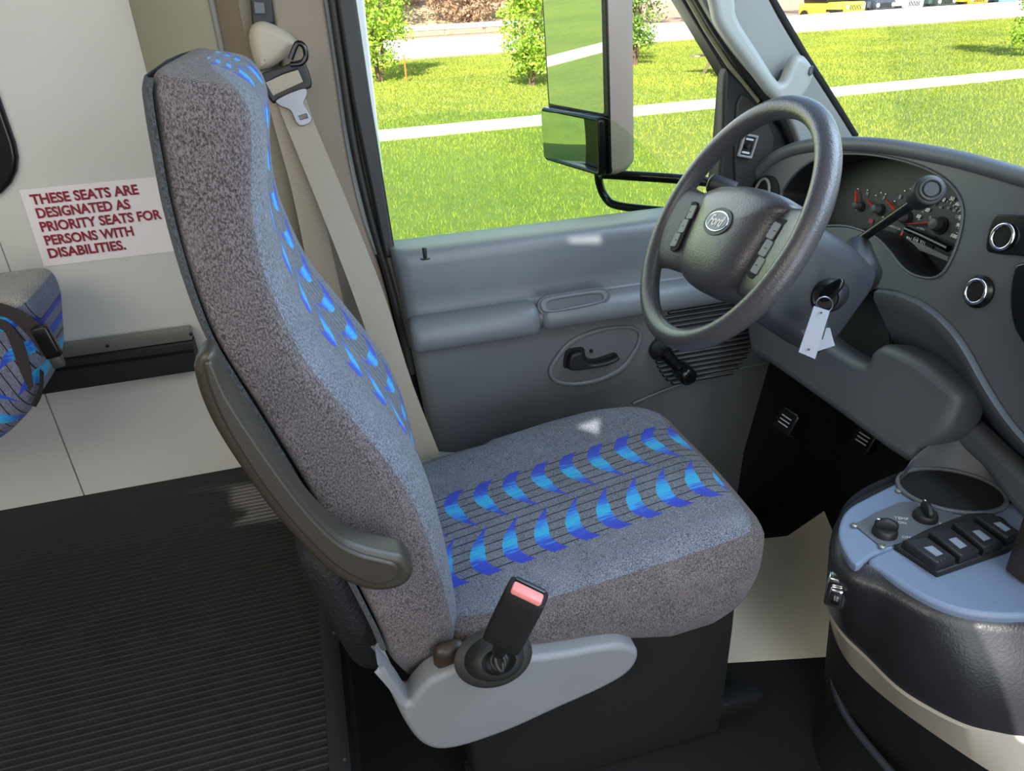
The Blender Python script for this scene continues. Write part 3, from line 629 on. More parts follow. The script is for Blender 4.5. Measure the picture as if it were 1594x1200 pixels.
st = tube('turn_signal_stalk', [sa, sb], [.010, .011], BLACK, col, 14); capsule('stalk_grip', sb, sc, .0150, .0165, BLACK, st, 18, .5)
ign = deep(1286, 462, 1.055); IA = (deep(1281, 458, 1.02)-deep(1300, 440, 1.09)).normalized(); IF = Fr(ign, IA.cross(V(0, 0, 1)), V(0, 0, 1)); IF = Fr(ign, V(0, 0, 1).cross(IA), IA.cross(V(0, 0, 1).cross(IA)))
disc_stack('ignition_lock', IF, 0, 0, [(.026, -.05), (.025, -.01), (.023, 0), (.018, .004), (.016, .002)], BLACK, col)
# key with two tags
key = thing('ignition_key', 'black ignition key with ring and two white paper tags hanging', 'key', deep(1290, 470, 1.03))
KY = Fr(deep(1300, 452, 1.035), (0.25, -1, .35), (.35, .3, 1))
plate('key_head', KY, [tuple(p) for p in sm([(-.018, -.012), (-.012, .002), (.010, .014), (.018, .012), (.017, .002), (.004, -.012), (-.010, -.018)], True, 4)], BLACKG, key, .008, .003, z0=.012)
tube('key_ring', [deep(1283+13*math.cos(a), 474+12*math.sin(a), 1.015+.006*math.sin(a)) for a in np.linspace(0, 2*math.pi, 25)[:-1]], .0011, MET, key, 8, closed=True)
def tagplate(name, pts, d, m, t=.0012):
    P = [deep(x, y, d) for x, y in pts]; f = Fr(P[0], P[1]-P[0], P[0]-P[-1]); L = [((p-f.o).dot(f.ex), (p-f.o).dot(f.ey)) for p in P]; return plate(name, f, L, m, key, t, .0003)
tagplate('paper_tag', [(1247, 514), (1292, 510), (1300, 538), (1266, 549)], 1.03, TAGM)
tg = tagplate('key_tag', [(1267, 476), (1292, 484), (1269, 559), (1243, 548)], 1.01, TAGM)
for (x, y) in ((1278, 487), (1259, 544)):
    p = deep(x, y, 1.006); f = Fr(p, RT, UP); disc_stack('tag_hole', f, 0, 0, [(.0016, 0), (.0016, .0008)], BLACK, tg, 12)
tube('tag_cord', [deep(1288, 500, 1.01), deep(1284, 514, 1.01), deep(1280, 528, 1.01)], .001, BLACK, key, 6)

# ------------------------------------------------------------------ steering wheel
wh = thing('steering_wheel', 'dark grey grained steering wheel with oval badge and thumb switches', 'steering wheel', WC)
rw = math.radians(9); SWF = Fr(WC, SWF0.ex*math.cos(rw)+SWF0.ey*math.sin(rw), SWF0.ey*math.cos(rw)-SWF0.ex*math.sin(rw))
RR = .181
tube('rim', [SWF.w(RR*math.cos(a), RR*math.sin(a)) for a in np.linspace(0, 2*math.pi, 97)[:-1]], [.0158 + .0018*math.exp(-((abs(((math.degrees(a)+180) % 360)-180)-180*0-15)/25)**2) for a in np.linspace(0, 2*math.pi, 97)[:-1]], WHEELM, wh, 20, closed=True, ref=SWF.ez)
BTN = plastic('thumb_button_grey', (104, 106, 112), .45, .1)
def spoke(sd):
    rows = []
    for k in range(9):
        t = k/8; u = sd*(.07 + t*.108)
        vt = .050 - .010*t + .018*(abs(t-.5)*2)**2*(1 if t > .5 else 0) ; vb = -.085 - .006*t - .020*max(0, t-.5)**2*4
        off = -.030 + .027*t**.8; th = .016 - .003*t
        ring = []
        for j in range(20):
            a = 2*math.pi*j/20; c_, s_ = math.cos(a), math.sin(a)
            vv = (vt+vb)/2 + (vt-vb)/2*math.copysign(abs(c_)**.45, c_); ww = off + th*math.copysign(abs(s_)**.7, s_)
            q_ = min(1, .184/math.hypot(u, vv)); ring.append(SWF.w(u*q_, vv*q_, ww))
        rows.append(ring)
    return loft('spoke', rows, WHEELM, wh, closed=True, caps=True, ang=60)
sr, sl = spoke(1), spoke(-1)
padp = [tuple(p) for p in sm([(-.112, .044), (-.085, .057), (-.04, .063), (0, .065), (.04, .063), (.085, .057), (.112, .044), (.104, .020), (.096, -.02), (.088, -.06), (.070, -.088), (.03, -.100), (-.03, -.100), (-.070, -.088), (-.088, -.06), (-.096, -.02), (-.104, .020)], True, 4)]
rows = []
for s_, k in ((.95, -.05), (1.0, -.045), (1.0, -.022), (.985, -.012), (.955, -.004), (.88, .004), (.7, .0115), (.45, .015), (.2, .0165), (.02, .017)):
    rows.append([SWF.w(u*s_, (v+.012)*s_-.012, k) for u, v in padp])
pad = loft('airbag_pad', rows, WHEELM, wh, closed=True, caps=True, ang=60)
BF = SWF.shift(.0165)
plate('badge_recess', BF, ellipse(0, -.002, .036, .0215, 40), BLACK, pad, .002, .0005, z0=.0012)
plate('badge', BF, ellipse(0, -.002, .030, .0160, 40), CHROME, pad, .004, .001, z0=.0022)
plate('badge_field', BF, ellipse(0, -.002, .0276, .0138, 40), plastic('badge_blue_grey', (84, 88, 108), .3, 0), pad, .002, .0003, z0=.0030)
text('badge_lettering', BF, 'Ford', SIGN, pad, .0235, -.0190, -.0095, .039, z0=.0034, shear=.35, bold=.0003)
u_, v_ = SWF.px(1090, 407, .006)
plate('airbag_mark', SWF.shift(.0085), rrect(u_+.002, v_, .024, .010, .004), WHEELM, pad, .003, .001, [rrect(u_+.002, v_, .021, .007, .003)], z0=.0035)
text('airbag_lettering', SWF.shift(.0085), 'AIRBAG', BLACK, pad, .006, u_-.007, v_-.002, .019, z0=.0032)
for sd in (-1, 1):
    strip = rrect(sd*.1195, -.018, .026, .086, .010, 4, sd*-.12)
    sp_ = sr if sd > 0 else sl; SF = SWF.shift(-.004)
    plate('switch_surround', SF, strip, BLACKM, sp_, .010, .001, z0=.0045)
    for k in range(3):
        plate('thumb_button', SF, rrect(sd*(.118 - (k-1)*.0030*-1), -.018+(1-k)*.0245, .018, .0235, .003, 3, sd*-.12), BTN, sp_, .003, .0008, z0=.0062)
        plate('button_mark', SF, rrect(sd*.118, -.018+(1-k)*.0245, .006, .0015, .0004, 1), BLACK, sp_, .0006, .0001, z0=.0066)

# ------------------------------------------------------------------ driver seat
seat = thing('driver_seat', 'driver seat in grey plush with blue chevron pattern, armrest folded up', 'seat', (.2, .975, 0))
# side profile points (x, z): rear edge and front seam, from the bottom up, with half width
pf = [((.015, .377), (.050, .362), .195), ((-.006, .430), (.092, .425), .215), ((-.015, .50), (.092, .50), .225), ((-.037, .604), (.080, .60), .225), ((-.062, .72), (.054, .715), .225), ((-.098, .853), (.002, .83), .225), ((-.115, .91), (-.032, .90), .225), ((-.127, .957), (-.048, .957), .225),
      ((-.133, 1.02), (-.058, 1.02), .225), ((-.134, 1.085), (-.055, 1.08), .223), ((-.131, 1.135), (-.044, 1.13), .221), ((-.128, 1.172), (-.038, 1.158), .219), ((-.125, 1.192), (-.042, 1.176), .214), ((-.116, 1.203), (-.056, 1.190), .195), ((-.092, 1.206), (-.082, 1.203), .06)]
a_ = sm([V(*p[0], p[2]) for p in pf], False, 4); b_ = sm([V(*p[1], p[2]) for p in pf], False, 4)
NR = 72; verts = []; uvs = []; s_acc = 0; YC = .975; amap = []
for i, (ra, rb) in enumerate(zip(a_, b_)):
    if i: s_acc += (rb-b_[i-1]).length
    hw = ra.z; d = V(rb.x-ra.x, 0, rb.y-ra.y); rr = min(.030, hw*.6)
    for j in range(NR):
        t = 2*math.pi*j/NR; c_, s_ = math.cos(t), math.sin(t)
        fx = math.copysign(abs(c_)**.24, c_); fy = math.copysign(abs(s_)**.24, s_)
        q = V(ra.x, 0, ra.y) + d*(.5+.5*fx)
        zz = ra.y; bulge = 0
        if c_ > 0:      # front face: bolsters stand proud, centre dished, lumbar swell
            e = abs(fy); prof_ = .012*math.exp(-((zz-.72)/.16)**2)+.012
            bulge = prof_*max(0, 1-abs(e)**6)*abs(fx)**2*(1-.45*(1-min(1, e*1.6))**1)
            if zz > 1.12: bulge *= max(0, 1-(zz-1.12)/.07)
        q += V(bulge, 0, 0); q.y = YC + fy*hw
        verts.append(q); uvs.append((s_acc, q.y-YC)); amap.append(fx)
faces = []; mi = []
for i in range(len(a_)-1):
    for j in range(NR):
        faces.append((i*NR+j, i*NR+(j+1) % NR, (i+1)*NR+(j+1) % NR, (i+1)*NR+j)); mi.append(1 if (amap[j] > .86 or (i > len(a_)-11 and amap[j] > .7 and abs(verts[i*NR+j].y-YC) < .19)) else 0)
faces += [tuple(range(NR)), tuple(range((len(a_)-1)*NR, len(a_)*NR))]; mi += [0, 0]
mesh('backrest', verts, faces, [FAB, FABP], seat, 60, uv=uvs, mi=mi)
# dark velour back cover along the rear edge
rows = []
for ra, rb in list(zip(a_, b_))[6:-6]:
    hw = ra.z; d = V(rb.x-ra.x, 0, rb.y-ra.y).normalized(); o_ = V(ra.x, 0, ra.y)
    rows.append([o_ + d*x + V(0, YC+y, 0) for x, y in ((.006, -hw-.0005), (.001, -hw-.0005), (-.004, -hw+.010), (-.006, -hw*.6), (-.010, 0), (-.008, hw*.6), (-.004, hw-.010), (.006, hw+.0005))])
loft('back_cover', rows, fabric('back_cover_fabric', (36, 38, 42), (76, 80, 86)), seat, ang=60)
# mesh pocket / black back shell low down behind
rbox('back_pocket', (-.085, .79, .36), (-.005, 1.17, .62), (.035, .05, .05), plastic('black_net', (18, 20, 24), .7, .9, 160, gdist=.003), seat, (8, 12, 10), fn=lambda x, y, z, a, b, c: (x + (.50-z)*.22, y, z))
def czt(x, yn): return .466 + (x-.1)*.128 + (.020*max(0, yn-.35)**2*2.2 if x > .25 else .008*max(0, yn-.35))*min(1, max(0, (x-.12)/.25))
def czb(x): return float(np.interp(x, [.07, .23, .38, .43, .50, .55, .60], [.43, .385, .335, .318, .322, .350, .40]))
def cfn(x, y, z, a, b, c):
    f = (z-0)/1.0; top = czt(x, b); bot = czb(x)
    yy = y + (.012*(1-c*c) if False else 0)
    grow = .010*(1-c*c)*(1 if abs(b) > .8 else .0)*math.copysign(1, b)
    hw = .0 - .060*max(0, (x-.44)/.15)**1.6*max(0, b) - .018*max(0, (.2-x)/.12)*(1 if b < 0 else .6)*abs(b)
    return (x + .012*(1-b*b)*max(0, a) , y + grow + hw*math.copysign(1, b)*0 + (hw if b > 0 else -hw), bot + (top-bot)*f)
def cuv(p): return (p.x+.018, (p.y-.957) - (p.x-.33)*.03)
rbox('cushion', (.065, .748, 0), (.592, 1.205, 1), (.075, .055, .30), [FAB, FABP], seat, (44, 40, 16), fn=cfn, ang=70, uvf=cuv, mif=lambda ax, s: 1 if (ax == 2 and s == 1) else 0)
# moulded base trim
TF = YF(.715)
to_ = [(588, 1040), (600, 1050), (620, 1074), (636, 1096), (648, 1082), (668, 1062), (692, 1050), (715, 1040), (745, 1032), (790, 1026), (835, 1024), (880, 1018), (930, 1009), (965, 1005), (983, 1009), (994, 1015), (992, 1032), (975, 1052), (935, 1075), (870, 1104), (800, 1136), (740, 1158), (700, 1168), (672, 1167), (650, 1154), (630, 1126), (612, 1090)]
plate('base_trim', TF, [tuple(p) for p in sm(TF.pts(to_), True, 4)], GREY_L, seat, .045, .009, ang=60, br=5)
plate('base_trim', YF(1.235), [tuple(p) for p in sm([(u, v) for u, v in TF.pts(to_)], True, 4)], GREY_L, seat, .05, .014, ang=60)
rbox('hinge_cover', (.056, .726, .41), (.104, .752, .462), .014, plastic('brown_plastic', (50, 39, 30), .4, .2), seat, (6, 4, 6))
# pedestal
rbox('pedestal', (.10, .79, .0), (.575, 1.17, .345), (.02, .02, .03), BLACKM, seat, (6, 6, 6))
rbox('slide_rail', (.09, .80, .03), (.66, .84, .07), .006, BLACK, seat, (4, 4, 4))
# armrest folded up beside the backrest
AF = YF(.672)
ao = [(302, 572), (309, 556), (322, 549), (334, 555), (343, 578), (359, 614), (391, 665), (434, 728), (481, 790), (526, 835), (560, 852), (600, 862), (627, 868), (640, 880), (645, 892), (637, 908), (618, 919), (588, 923), (552, 915), (515, 895), (470, 852), (420, 795), (372, 728), (334, 668), (312, 620), (301, 580)]
arm = plate('armrest', AF, [tuple(p) for p in sm(AF.pts(ao), True, 4)], ARM, seat, .040, .009, ang=60, br=5)
ai = [(321, 562), (329, 562), (339, 582), (355, 618), (388, 670), (431, 732), (478, 794), (523, 840), (560, 860), (598, 870), (616, 876), (620, 887), (612, 900), (588, 907), (556, 898), (520, 876), (476, 834), (428, 778), (382, 712), (346, 650), (326, 602), (318, 570)]
AF2 = YF(.6715)
plate('armrest_cap', AF2, [tuple(p) for p in sm(AF2.pts(ai), True, 4)], ARM, arm, .008, .003, z0=.004, ang=60)
# buckle on its stalk with rubber boot
TT = Fr((0, .735, at(765, 1020, 1, .72).z+.006), (1, 0, .0), (.0, 1, .38)) 
bo = at(768, 1022, 1, .70)
BT = Fr(bo, (1, 0, 0), (0, .8, 1))
bt = disc_stack('buckle_boot', BT, 0, 0, [(.053, -.004), (.054, .002), (.050, .005), (.041, .008), (.039, .018), (.036, .034), (.030, .042), (.023, .045), (.019, .036), (.013, .032)], RUBBER, seat, 36, .72)
tube('boot_fold', [BT.w(.012*math.cos(a)*(1-.02*i), .010*math.sin(a), .040+.0004*i) for i, a in enumerate(np.linspace(0, 4*math.pi, 40))], .0028, RUBBER, bt, 8)
A, B = deep(782, 998, .905), deep(826, 912, .845)
dv = (B-A).normalized(); ex_b = RT*.94-FWD*.33; ex_b = (ex_b-dv*ex_b.dot(dv)).normalized()
bk = rbox('buckle', (-.025, 0, -.014), (.025, .100, .014), (.006, .006, .006), BLACKM, seat, (6, 6, 6), fr=Fr(A, ex_b, dv))
XB = Fr(A, ex_b, dv)
rbox('release_button', (-.019, .094, -.002), (.019, .1045, .0128), .003, PINK, bk, (4, 4, 4), fr=XB)
rbox('buckle_slot', (-.019, .0985, -.012), (.019, .1015, -.006), .001, BLACKG, bk, (2, 2, 2), fr=XB)
tube('buckle_stalk', [deep(776, 1015, .93), deep(784, 994, .905), A.lerp(B, .15)], .009, BLACK, bk, 10)

# ------------------------------------------------------------------ driver's seat belt
belt = thing('seat_belt', 'taupe seat belt hanging from the door pillar beside the driver seat', 'seat belt', at(440, 90, 1, 1.37))
BC = YF(1.385)
plate('anchor_cover', BC, [tuple(p) for p in sm(BC.pts([(387, 62), (389, 45), (397, 35), (412, 33), (432, 41), (452, 53), (463, 66), (461, 76), (445, 90), (425, 105), (409, 111), (401, 108), (393, 90)]), True, 4)], BEIGE_L, belt, .035, .016, ang=70, br=6)
plate('height_slider', BC, BC.pts([(386, -40), (418, -40), (427, 36), (392, 38)]), BLACK, belt, .012, .003, z0=-.012)
plate('slider_button', BC, BC.pts([(394, 2), (411, 4), (413, 22), (396, 22)]), GREY_D, belt, .01, .002, z0=-.006)
B1 = YF(1.365)
dro = [(404, 122), (412, 112), (440, 103), (466, 93), (476, 100), (484, 122), (485, 134), (478, 139), (455, 147), (432, 158), (424, 160), (412, 142)]
dri = [(416, 128), (440, 117), (462, 109), (470, 125), (450, 135), (427, 146)]
dr = plate('d_ring', B1, [tuple(p) for p in sm(B1.pts(dro), True, 3)], BLACK, belt, .010, .004, [B1.pts(dri)], z0=.006)
plate('ring_web', B1, B1.pts([(413, 128), (442, 115), (464, 108), (472, 127), (450, 137), (425, 149)]), WEB, belt, .004, .0015, z0=.006)
tube('ring_link', [B1.w(*B1.px(*p), .006) for p in sm([V(452, 92), V(462, 68), V(473, 72), V(476, 88), V(468, 98), V(452, 100)], False, 4)], .0045, BLACKG, belt, 10)
tg_ = [(429, 158), (440, 150), (458, 142), (475, 137.5), (478, 148), (473, 161), (479, 174), (485.5, 186), (480, 193), (468, 196), (460, 189), (452, 172), (438, 166)]
plate('latch_tongue', YF(1.352), [tuple(p) for p in sm(YF(1.352).pts(tg_), True, 3)], MET, belt, .003, .001, [YF(1.352).pts([(464, 181), (477, 177), (479, 183), (467, 187)])])
def ribbon(name, L, R, Ys, m, parent):
    a = [at(x, y, 1, Y) for (x, y), Y in zip(L, Ys)]; b = [at(x, y, 1, Y) for (x, y), Y in zip(R, Ys)]
    a, b = sm(a, False, 4), sm(b, False, 4); off = V(0, .0016, 0)
    return loft(name, [a, [p.lerp(q, .5)+V(0, -.0008, 0) for p, q in zip(a, b)], b, [q+off for q in b], [q+off for q in a], a], m, parent, ang=50)
ribbon('front_webbing', [(428, 150), (445, 195), (488, 300), (543, 440), (601, 600), (668, 762)], [(470, 130), (487, 185), (535, 300), (598, 458), (643, 600), (703, 752)], [1.368, 1.36, 1.345, 1.31, 1.27, 1.235], WEB, belt)
ribbon('rear_webbing', [(412, 140), (432, 215), (455, 300), (482, 430), (500, 520), (520, 620)], [(455, 140), (477, 230), (500, 320), (530, 450), (548, 530), (570, 640)], [1.378, 1.378, 1.378, 1.378, 1.378, 1.378], WEB, belt)

# ------------------------------------------------------------------ engine cover console
con = thing('engine_cover', 'dark engine cover console with blue-grey switch panel and taupe band', 'console', (.85, .5, 0))
ZT = .56; KT = ZF(ZT)
A_ = [(1395, 755), (1380, 761), (1350, 776), (1322, 792), (1309, 810), (1305, 833), (1313, 858), (1332, 882), (1356, 867), (1400, 850), (1460, 830), (1520, 800), (1490, 795), (1450, 788), (1425, 776), (1408, 762)]
plate('control_panel', KT, [tuple(p) for p in sm(KT.pts(A_), True, 3)], CON, con, .014, .004, z0=.003)
B_ = [(1352, 869), (1372, 887), (1400, 907), (1440, 930), (1480, 946), (1530, 956), (1594, 958), (1680, 948), (1760, 920), (1760, 800), (1660, 770), (1594, 775), (1520, 796), (1460, 826), (1400, 846)]
plate('top_panel', KT, [tuple(p) for p in sm(KT.pts(B_), True, 3)], CON, con, .02, .006, z0=0)
topo = [(1395, 752), (1350, 772), (1318, 792), (1300, 815), (1293, 845), (1302, 875), (1330, 898), (1372, 913), (1410, 933), (1450, 952), (1500, 965), (1550, 971), (1594, 972), (1680, 965), (1760, 940)]
r0 = [at(x, y, 2, ZT-.012) for x, y in topo]
bb = [(1395, 800), (1350, 830), (1310, 850), (1295, 870), (1287, 905), (1290, 948), (1312, 985), (1350, 1022), (1395, 1066), (1440, 1096), (1500, 1126), (1550, 1139), (1594, 1146), (1680, 1150), (1760, 1140)]
r1 = [at(x, y, 2, .40) for x, y in bb]
cc = [(1395, 850), (1350, 870), (1315, 890), (1300, 905), (1290, 935), (1297, 985), (1318, 1028), (1350, 1062), (1395, 1100), (1440, 1133), (1500, 1174), (1550, 1206), (1594, 1230), (1680, 1262), (1760, 1280)]
r2 = [at(x, y, 2, .345) for x, y in cc]
r0, r1, r2 = [L + [L[-1]+V(.10, .04, 0), L[-1]+V(.18, .16, 0)] for L in (r0, r1, r2)]
f_ = lambda L: sm(L, False, 4)
top0 = f_(r0); R1 = f_(r1); R2 = f_(r2)
inn = [p + V(.05, .04, .004) for p in top0]
loft('cover_body', [[p + V(.02, .015, .008) for p in top0], top0, [p+V(-.003, -.003, -.012) for p in top0]] + [[a.lerp(b, t)+V(-.008, -.008, 0)*math.sin(t*math.pi) for a, b in zip(top0, R1)] for t in (.25, .5, .75, 1)], CONB, con, ang=60)
loft('lower_band', [[p + V(.002, .002, .001) for p in R1], [p+V(-.002, -.002, -.004) for p in R1], R2, [p + V(.05, .05, 0) for p in R2]], BAND, con, ang=50)
loft('cover_skirt', [[p + V(.03, .03, .004) for p in R2], [V(p.x+.14, p.y+.12, 0) for p in R2]], BLACKM, con)
# tops closed off
plate('cover_core', ZF(ZT-.010), [(p.x+.01, p.y+.008) for p in top0] + [(1.15, .15), (1.15, .70), (.95, .72)], CONB, con, .02, .002)
cp = [(1329, 821), (1371, 856), (1405, 849), (1450, 832), (1497, 812), (1470, 797), (1436, 784), (1400, 786), (1362, 802)]
plate('knob_plate', KT, KT.pts(cp), GREY_D, con, .004, .001, z0=.0055)
KT2 = ZF(ZT+.0055)
for (x, y) in ((1330, 818), (1373, 851), (1399, 764)):
    u, v = KT2.px(x, y); screw(KT2, u, v, .005, con, MET_D)
for (x, y, r_, ang_) in ((1377, 830, .0165, 2.5), (1440, 806, .0165, 1.2)):
    u, v = KT2.px(x, y); kb_ = disc_stack('rotary_knob', KT2, u, v, [(r_, 0), (r_, .005), (r_*.9, .009), (r_*.86, .010)], BLACK, con, 28)
    rbox('knob_grip', (-r_*.92, -.0042, .008), (r_*.92, .0042, .025), .003, BLACK, kb_, (6, 4, 4), fr=Fr((u, v, ZT+.0055), (math.cos(ang_), math.sin(ang_), 0), (-math.sin(ang_), math.cos(ang_), 0)), fn=lambda x, y, z, a, b, c: (x, y, z - (.006*abs(a)**2 if c > 0 else 0)))
    rbox('knob_pointer', (r_*.25, -.001, .0235), (r_*.8, .001, .0245), .0003, WHITE, kb_, (1, 1, 1), fr=Fr((u, v, ZT+.0035), (math.cos(ang_), math.sin(ang_), 0), (-math.sin(ang_), math.cos(ang_), 0)))
for s_, x, y, z in (('TEMP', 1392, 808, .008), ('ON', 1398, 815, .007), ('OFF', 1404, 838, .007), ('FAN', 1462, 818, .008)):
    u, v = KT2.px(x, y); text('panel_lettering', KT2, s_, DIMW, con, z, u, v, rot=-.5)
fr_ = [(1391, 855), (1458, 899), (1568, 861), (1592, 846), (1560, 812), (1520, 800), (1488, 811), (1440, 830)]
plate('rocker_frame', KT, KT.pts(fr_), BLACK, con, .012, .003, z0=.008)
rk = [[(1402, 842), (1441, 835), (1490, 871), (1458, 883)], [(1443, 829), (1476, 820), (1527, 859), (1495, 872)], [(1480, 815), (1511, 809), (1564, 848), (1532, 860)], [(1514, 805), (1543, 799), (1592, 832), (1568, 844)]]
for i, q in enumerate(rk):
    RF = ZF(ZT+.016); pp = RF.pts(q); c_ = (sum(p[0] for p in pp)/4, sum(p[1] for p in pp)/4)
    rs = plate('rocker_switch', RF, [(c_[0]+(p[0]-c_[0])*.94, c_[1]+(p[1]-c_[1])*.94) for p in pp], BLACK, con, .016, .004, z0=.004)
    rs.data.transform(Matrix.Identity(4))
    lc = (c_[0]*.8+pp[2][0]*.1+pp[3][0]*.1, c_[1]*.8+pp[2][1]*.1+pp[3][1]*.1)
    plate('switch_icon', RF, [(lc[0]+(p[0]-c_[0])*.34, lc[1]+(p[1]-c_[1])*.34) for p in pp], plastic('icon_grey', (128, 136, 150), .5, 0), rs, .001, .0002, z0=.0045)
    for k in range(4):
        t = .2+.2*k; e = [pp[3][j]*(1-t)+pp[2][j]*t for j in (0, 1)]; e = (e[0]*.85+c_[0]*.15, e[1]*.85+c_[1]*.15)
        plate('pilot_dot', RF, rrect(e[0], e[1], .002, .002, .0005, 1), BLACKM, rs, .001, .0002, z0=.0046)
# chrome side latch
lt = at(1303, 905, 2, .50); LF = Fr(lt+V(-.004, -.006, 0), (.75, -.66, 0), (0, 0, 1))
la = rbox('side_latch', (-.014, -.026, 0), (.014, .026, .020), .005, CHROME, con, (6, 6, 6), fr=LF)
rbox('latch_tab', (-.009, -.016, .018), (.009, .014, .028), .004, CHROME, la, (6, 6, 6), fr=LF); disc_stack('latch_pin', LF, 0, -.004, [(.006, .026), (.006, .031), (.004, .033)], BLACKG, la, 14)
# dark upright post at the frame's right edge
pu = KT.px(1574, 897); pv = KT.px(1600, 893)
post = rbox('partition_post', (pu[0], pu[1]-.02, ZT+.001), (pu[0]+.05, pu[1]+.012, 1.02), .004, plastic('post_brown_black', (50, 40, 36), .4, .2), None, (4, 4, 4)); recentre(post); tag(post, 'dark brown upright post standing on the console at the right edge', 'post')
# cup holder hood below the dash
ch = thing('cup_holder', 'dark grey hooded cup holder opening above the engine cover', 'cup holder', at(1480, 765, 2, .585))
ZC = ZT+.006
P3 = [at(x, y, 2, ZC) for x, y in ((1397, 748), (1567, 782))]
cc_ = (P3[0]+P3[1])/2; ex_ = (P3[1]-P3[0])/2; far = at(1486, 733, 2, ZC); near = at(1474, 794, 2, ZC); ey_ = (far-near)/2; cc_ = (far+near)/2
ring = [cc_ + ex_*math.cos(a) + ey_*math.sin(a) for a in np.linspace(0, 2*math.pi, 49)[:-1]]
tube('rim', ring, .0035, GREY_D, ch, 8, closed=True)
hood = sm([at(1398, 748, 2, ZC), at(1420, 715, 2, ZC+.02), at(1450, 690, 2, ZC+.04), at(1470, 680, 2, ZC+.045), at(1500, 690, 2, ZC+.04), at(1535, 725, 2, ZC+.02), at(1568, 782, 2, ZC)], False, 6)
half = [cc_ + ex_*math.cos(a) + ey_*math.sin(a) for a in np.linspace(math.pi, 0, len(hood))]
loft('hood', [half, [a.lerp(b, .35)+V(.004, 0, .008) for a, b in zip(half, hood)], [a.lerp(b, .7)+V(.004, 0, .006) for a, b in zip(half, hood)], hood, [p+V(.05, .02, -.01) for p in hood]], GREY_D, ch, ang=60, n=30)
loft('bowl_shade', [ring, [cc_ + (p-cc_)*.985 + V(.0, 0, -.002) for p in ring], [cc_ + (p-cc_)*.02 + V(0, 0, -.0025) for p in ring]], BLACKM, ch, closed=True, ang=60)  # flat black disc stands in for the shaded depth of the opening
# lip of the floor tray round the engine cover
lipx = [(1330, 1016), (1312, 1024), (1301, 1042), (1300, 1072), (1318, 1115), (1350, 1158), (1390, 1205), (1440, 1260)]
lp = sm([at(x, y, 2, .10) for x, y in lipx], False, 5)
ft = thing('floor_tray', 'black floor tray with raised glossy lip around the engine cover', 'floor tray', (.8, .6, 0))
tube('lip', lp, .007, plastic('tray_lip', (60, 66, 76), .3, .2), ft, 12)
loft('tray_side', [lp, [V(p.x-.015, p.y-.01, .05) for p in lp], [V(p.x-.05, p.y-.03, .001) for p in lp]], BLACK, ft, ang=60)
loft('tray_inner', [lp, [V(p.x+.02, p.y+.015, .03) for p in lp], [V(p.x+.06, p.y+.04, .02) for p in lp]], BLACKM, ft, ang=60)
# paper on the floor
pz = ZF(.004)
pp = pz.pts([(1100, 1033), (1330, 1019), (1420, 960), (1310, 860), (1283, 795), (1226, 834), (1150, 842), (1085, 930)])
paper = plate('floor_paper', pz, pp, PAPER, None, .002, .0004); recentre(paper); tag(paper, 'cream protective paper sheet lying on the black cab floor', 'paper')

# ------------------------------------------------------------------ passenger seat behind, at the left edge
ps = thing('bus_seat', 'blue patterned grey passenger seat corner by the white wall', 'seat', (-.75, 1.3, ZR))
pt = [(1.35, p) for p in ((0, 462), (30, 460), (48, 472), (60, 500), (64, 545), (66, 590), (50, 635), (22, 668), (0, 686))]
sil = [at(x, y, 1, Y) for Y, (x, y) in pt]
def pse(name, Y0, Y1, m, shr, par):
    out = sm([(p.x, p.z) for p in sil], False, 4); out = [tuple(p) for p in out] + [(-.95, .58), (-.95, .83)]
    return plate(name, YF((Y0+Y1)/2+ (Y1-Y0)/2*-1), [(u, v) for u, v in out], m, par, Y1-Y0, .035, ang=70, br=6)
FABQ = fabric('passenger_fabric', (84, 88, 108), (130, 134, 156), True, chev=(.002, .10))
po = pse('backrest', 1.335, 1.53, FABQ, 0, ps)
me = po.data; l = me.uv_layers.new(name='UVMap') if not me.uv_layers else me.uv_layers[0]
for p in me.polygons:
    for li, vi in zip(p.loop_indices, p.vertices): c_ = me.vertices[vi].co; l.data[li].uv = ((-c_.z)*1.0, (c_.x+.56)+.25*c_.z-.17)
if True:
    me.materials.append(fabric('seat_back_lit_grey', (120, 118, 112), (180, 176, 168)))
    for p in me.polygons:
        if p.normal.z > .35: p.material_index = 1  # upward faces get the paler cloth: light on the top put into colour
capt = at(15, 466, 1, 1.36)
rbox('headroll', (-.80, 1.345, capt.z-.035), (at(50, 470, 1, 1.36).x, 1.50, capt.z+.006), (.02, .03, .018), fabric('lit_top_fabric', (120, 118, 112), (176, 172, 164)), ps, (10, 8, 8))  # paler cloth painted as the lit top edge of the seat
pb = thing('passenger_seat_belt', 'dark lap belt with black buckle lying over the patterned passenger seat', 'seat belt', at(60, 520, 1, 1.33))
ribbon('webbing', [(-40, 468), (0, 472), (35, 486), (62, 505), (78, 530)], [(-40, 492), (0, 492), (22, 502), (50, 530), (66, 556)], [1.325]*5, WEBD, pb)
ribbon('webbing', [(-40, 500), (0, 497), (25, 515), (42, 550), (52, 600)], [(-40, 516), (0, 512), (14, 530), (28, 570), (46, 610)], [1.328]*5, WEBD, pb)
bA, bB = at(60, 508, 1, 1.315), at(86, 555, 1, 1.315); dv = (bB-bA).normalized(); LB = Fr(bA, dv.cross(V(0, -1, 0)), dv); LB = Fr(bA, V(0, 1, 0).cross(dv) * -1, dv)
bkl = rbox('buckle', (-.013, 0, -.009), (.013, (bB-bA).length, .009), .004, BLACKG, pb, (4, 6, 4), fr=LB)
rbox('buckle_plate', (-.011, (bB-bA).length-.003, -.005), (.009, (bB-bA).length+.020, .006), .002, MET, bkl, (3, 3, 3), fr=LB)
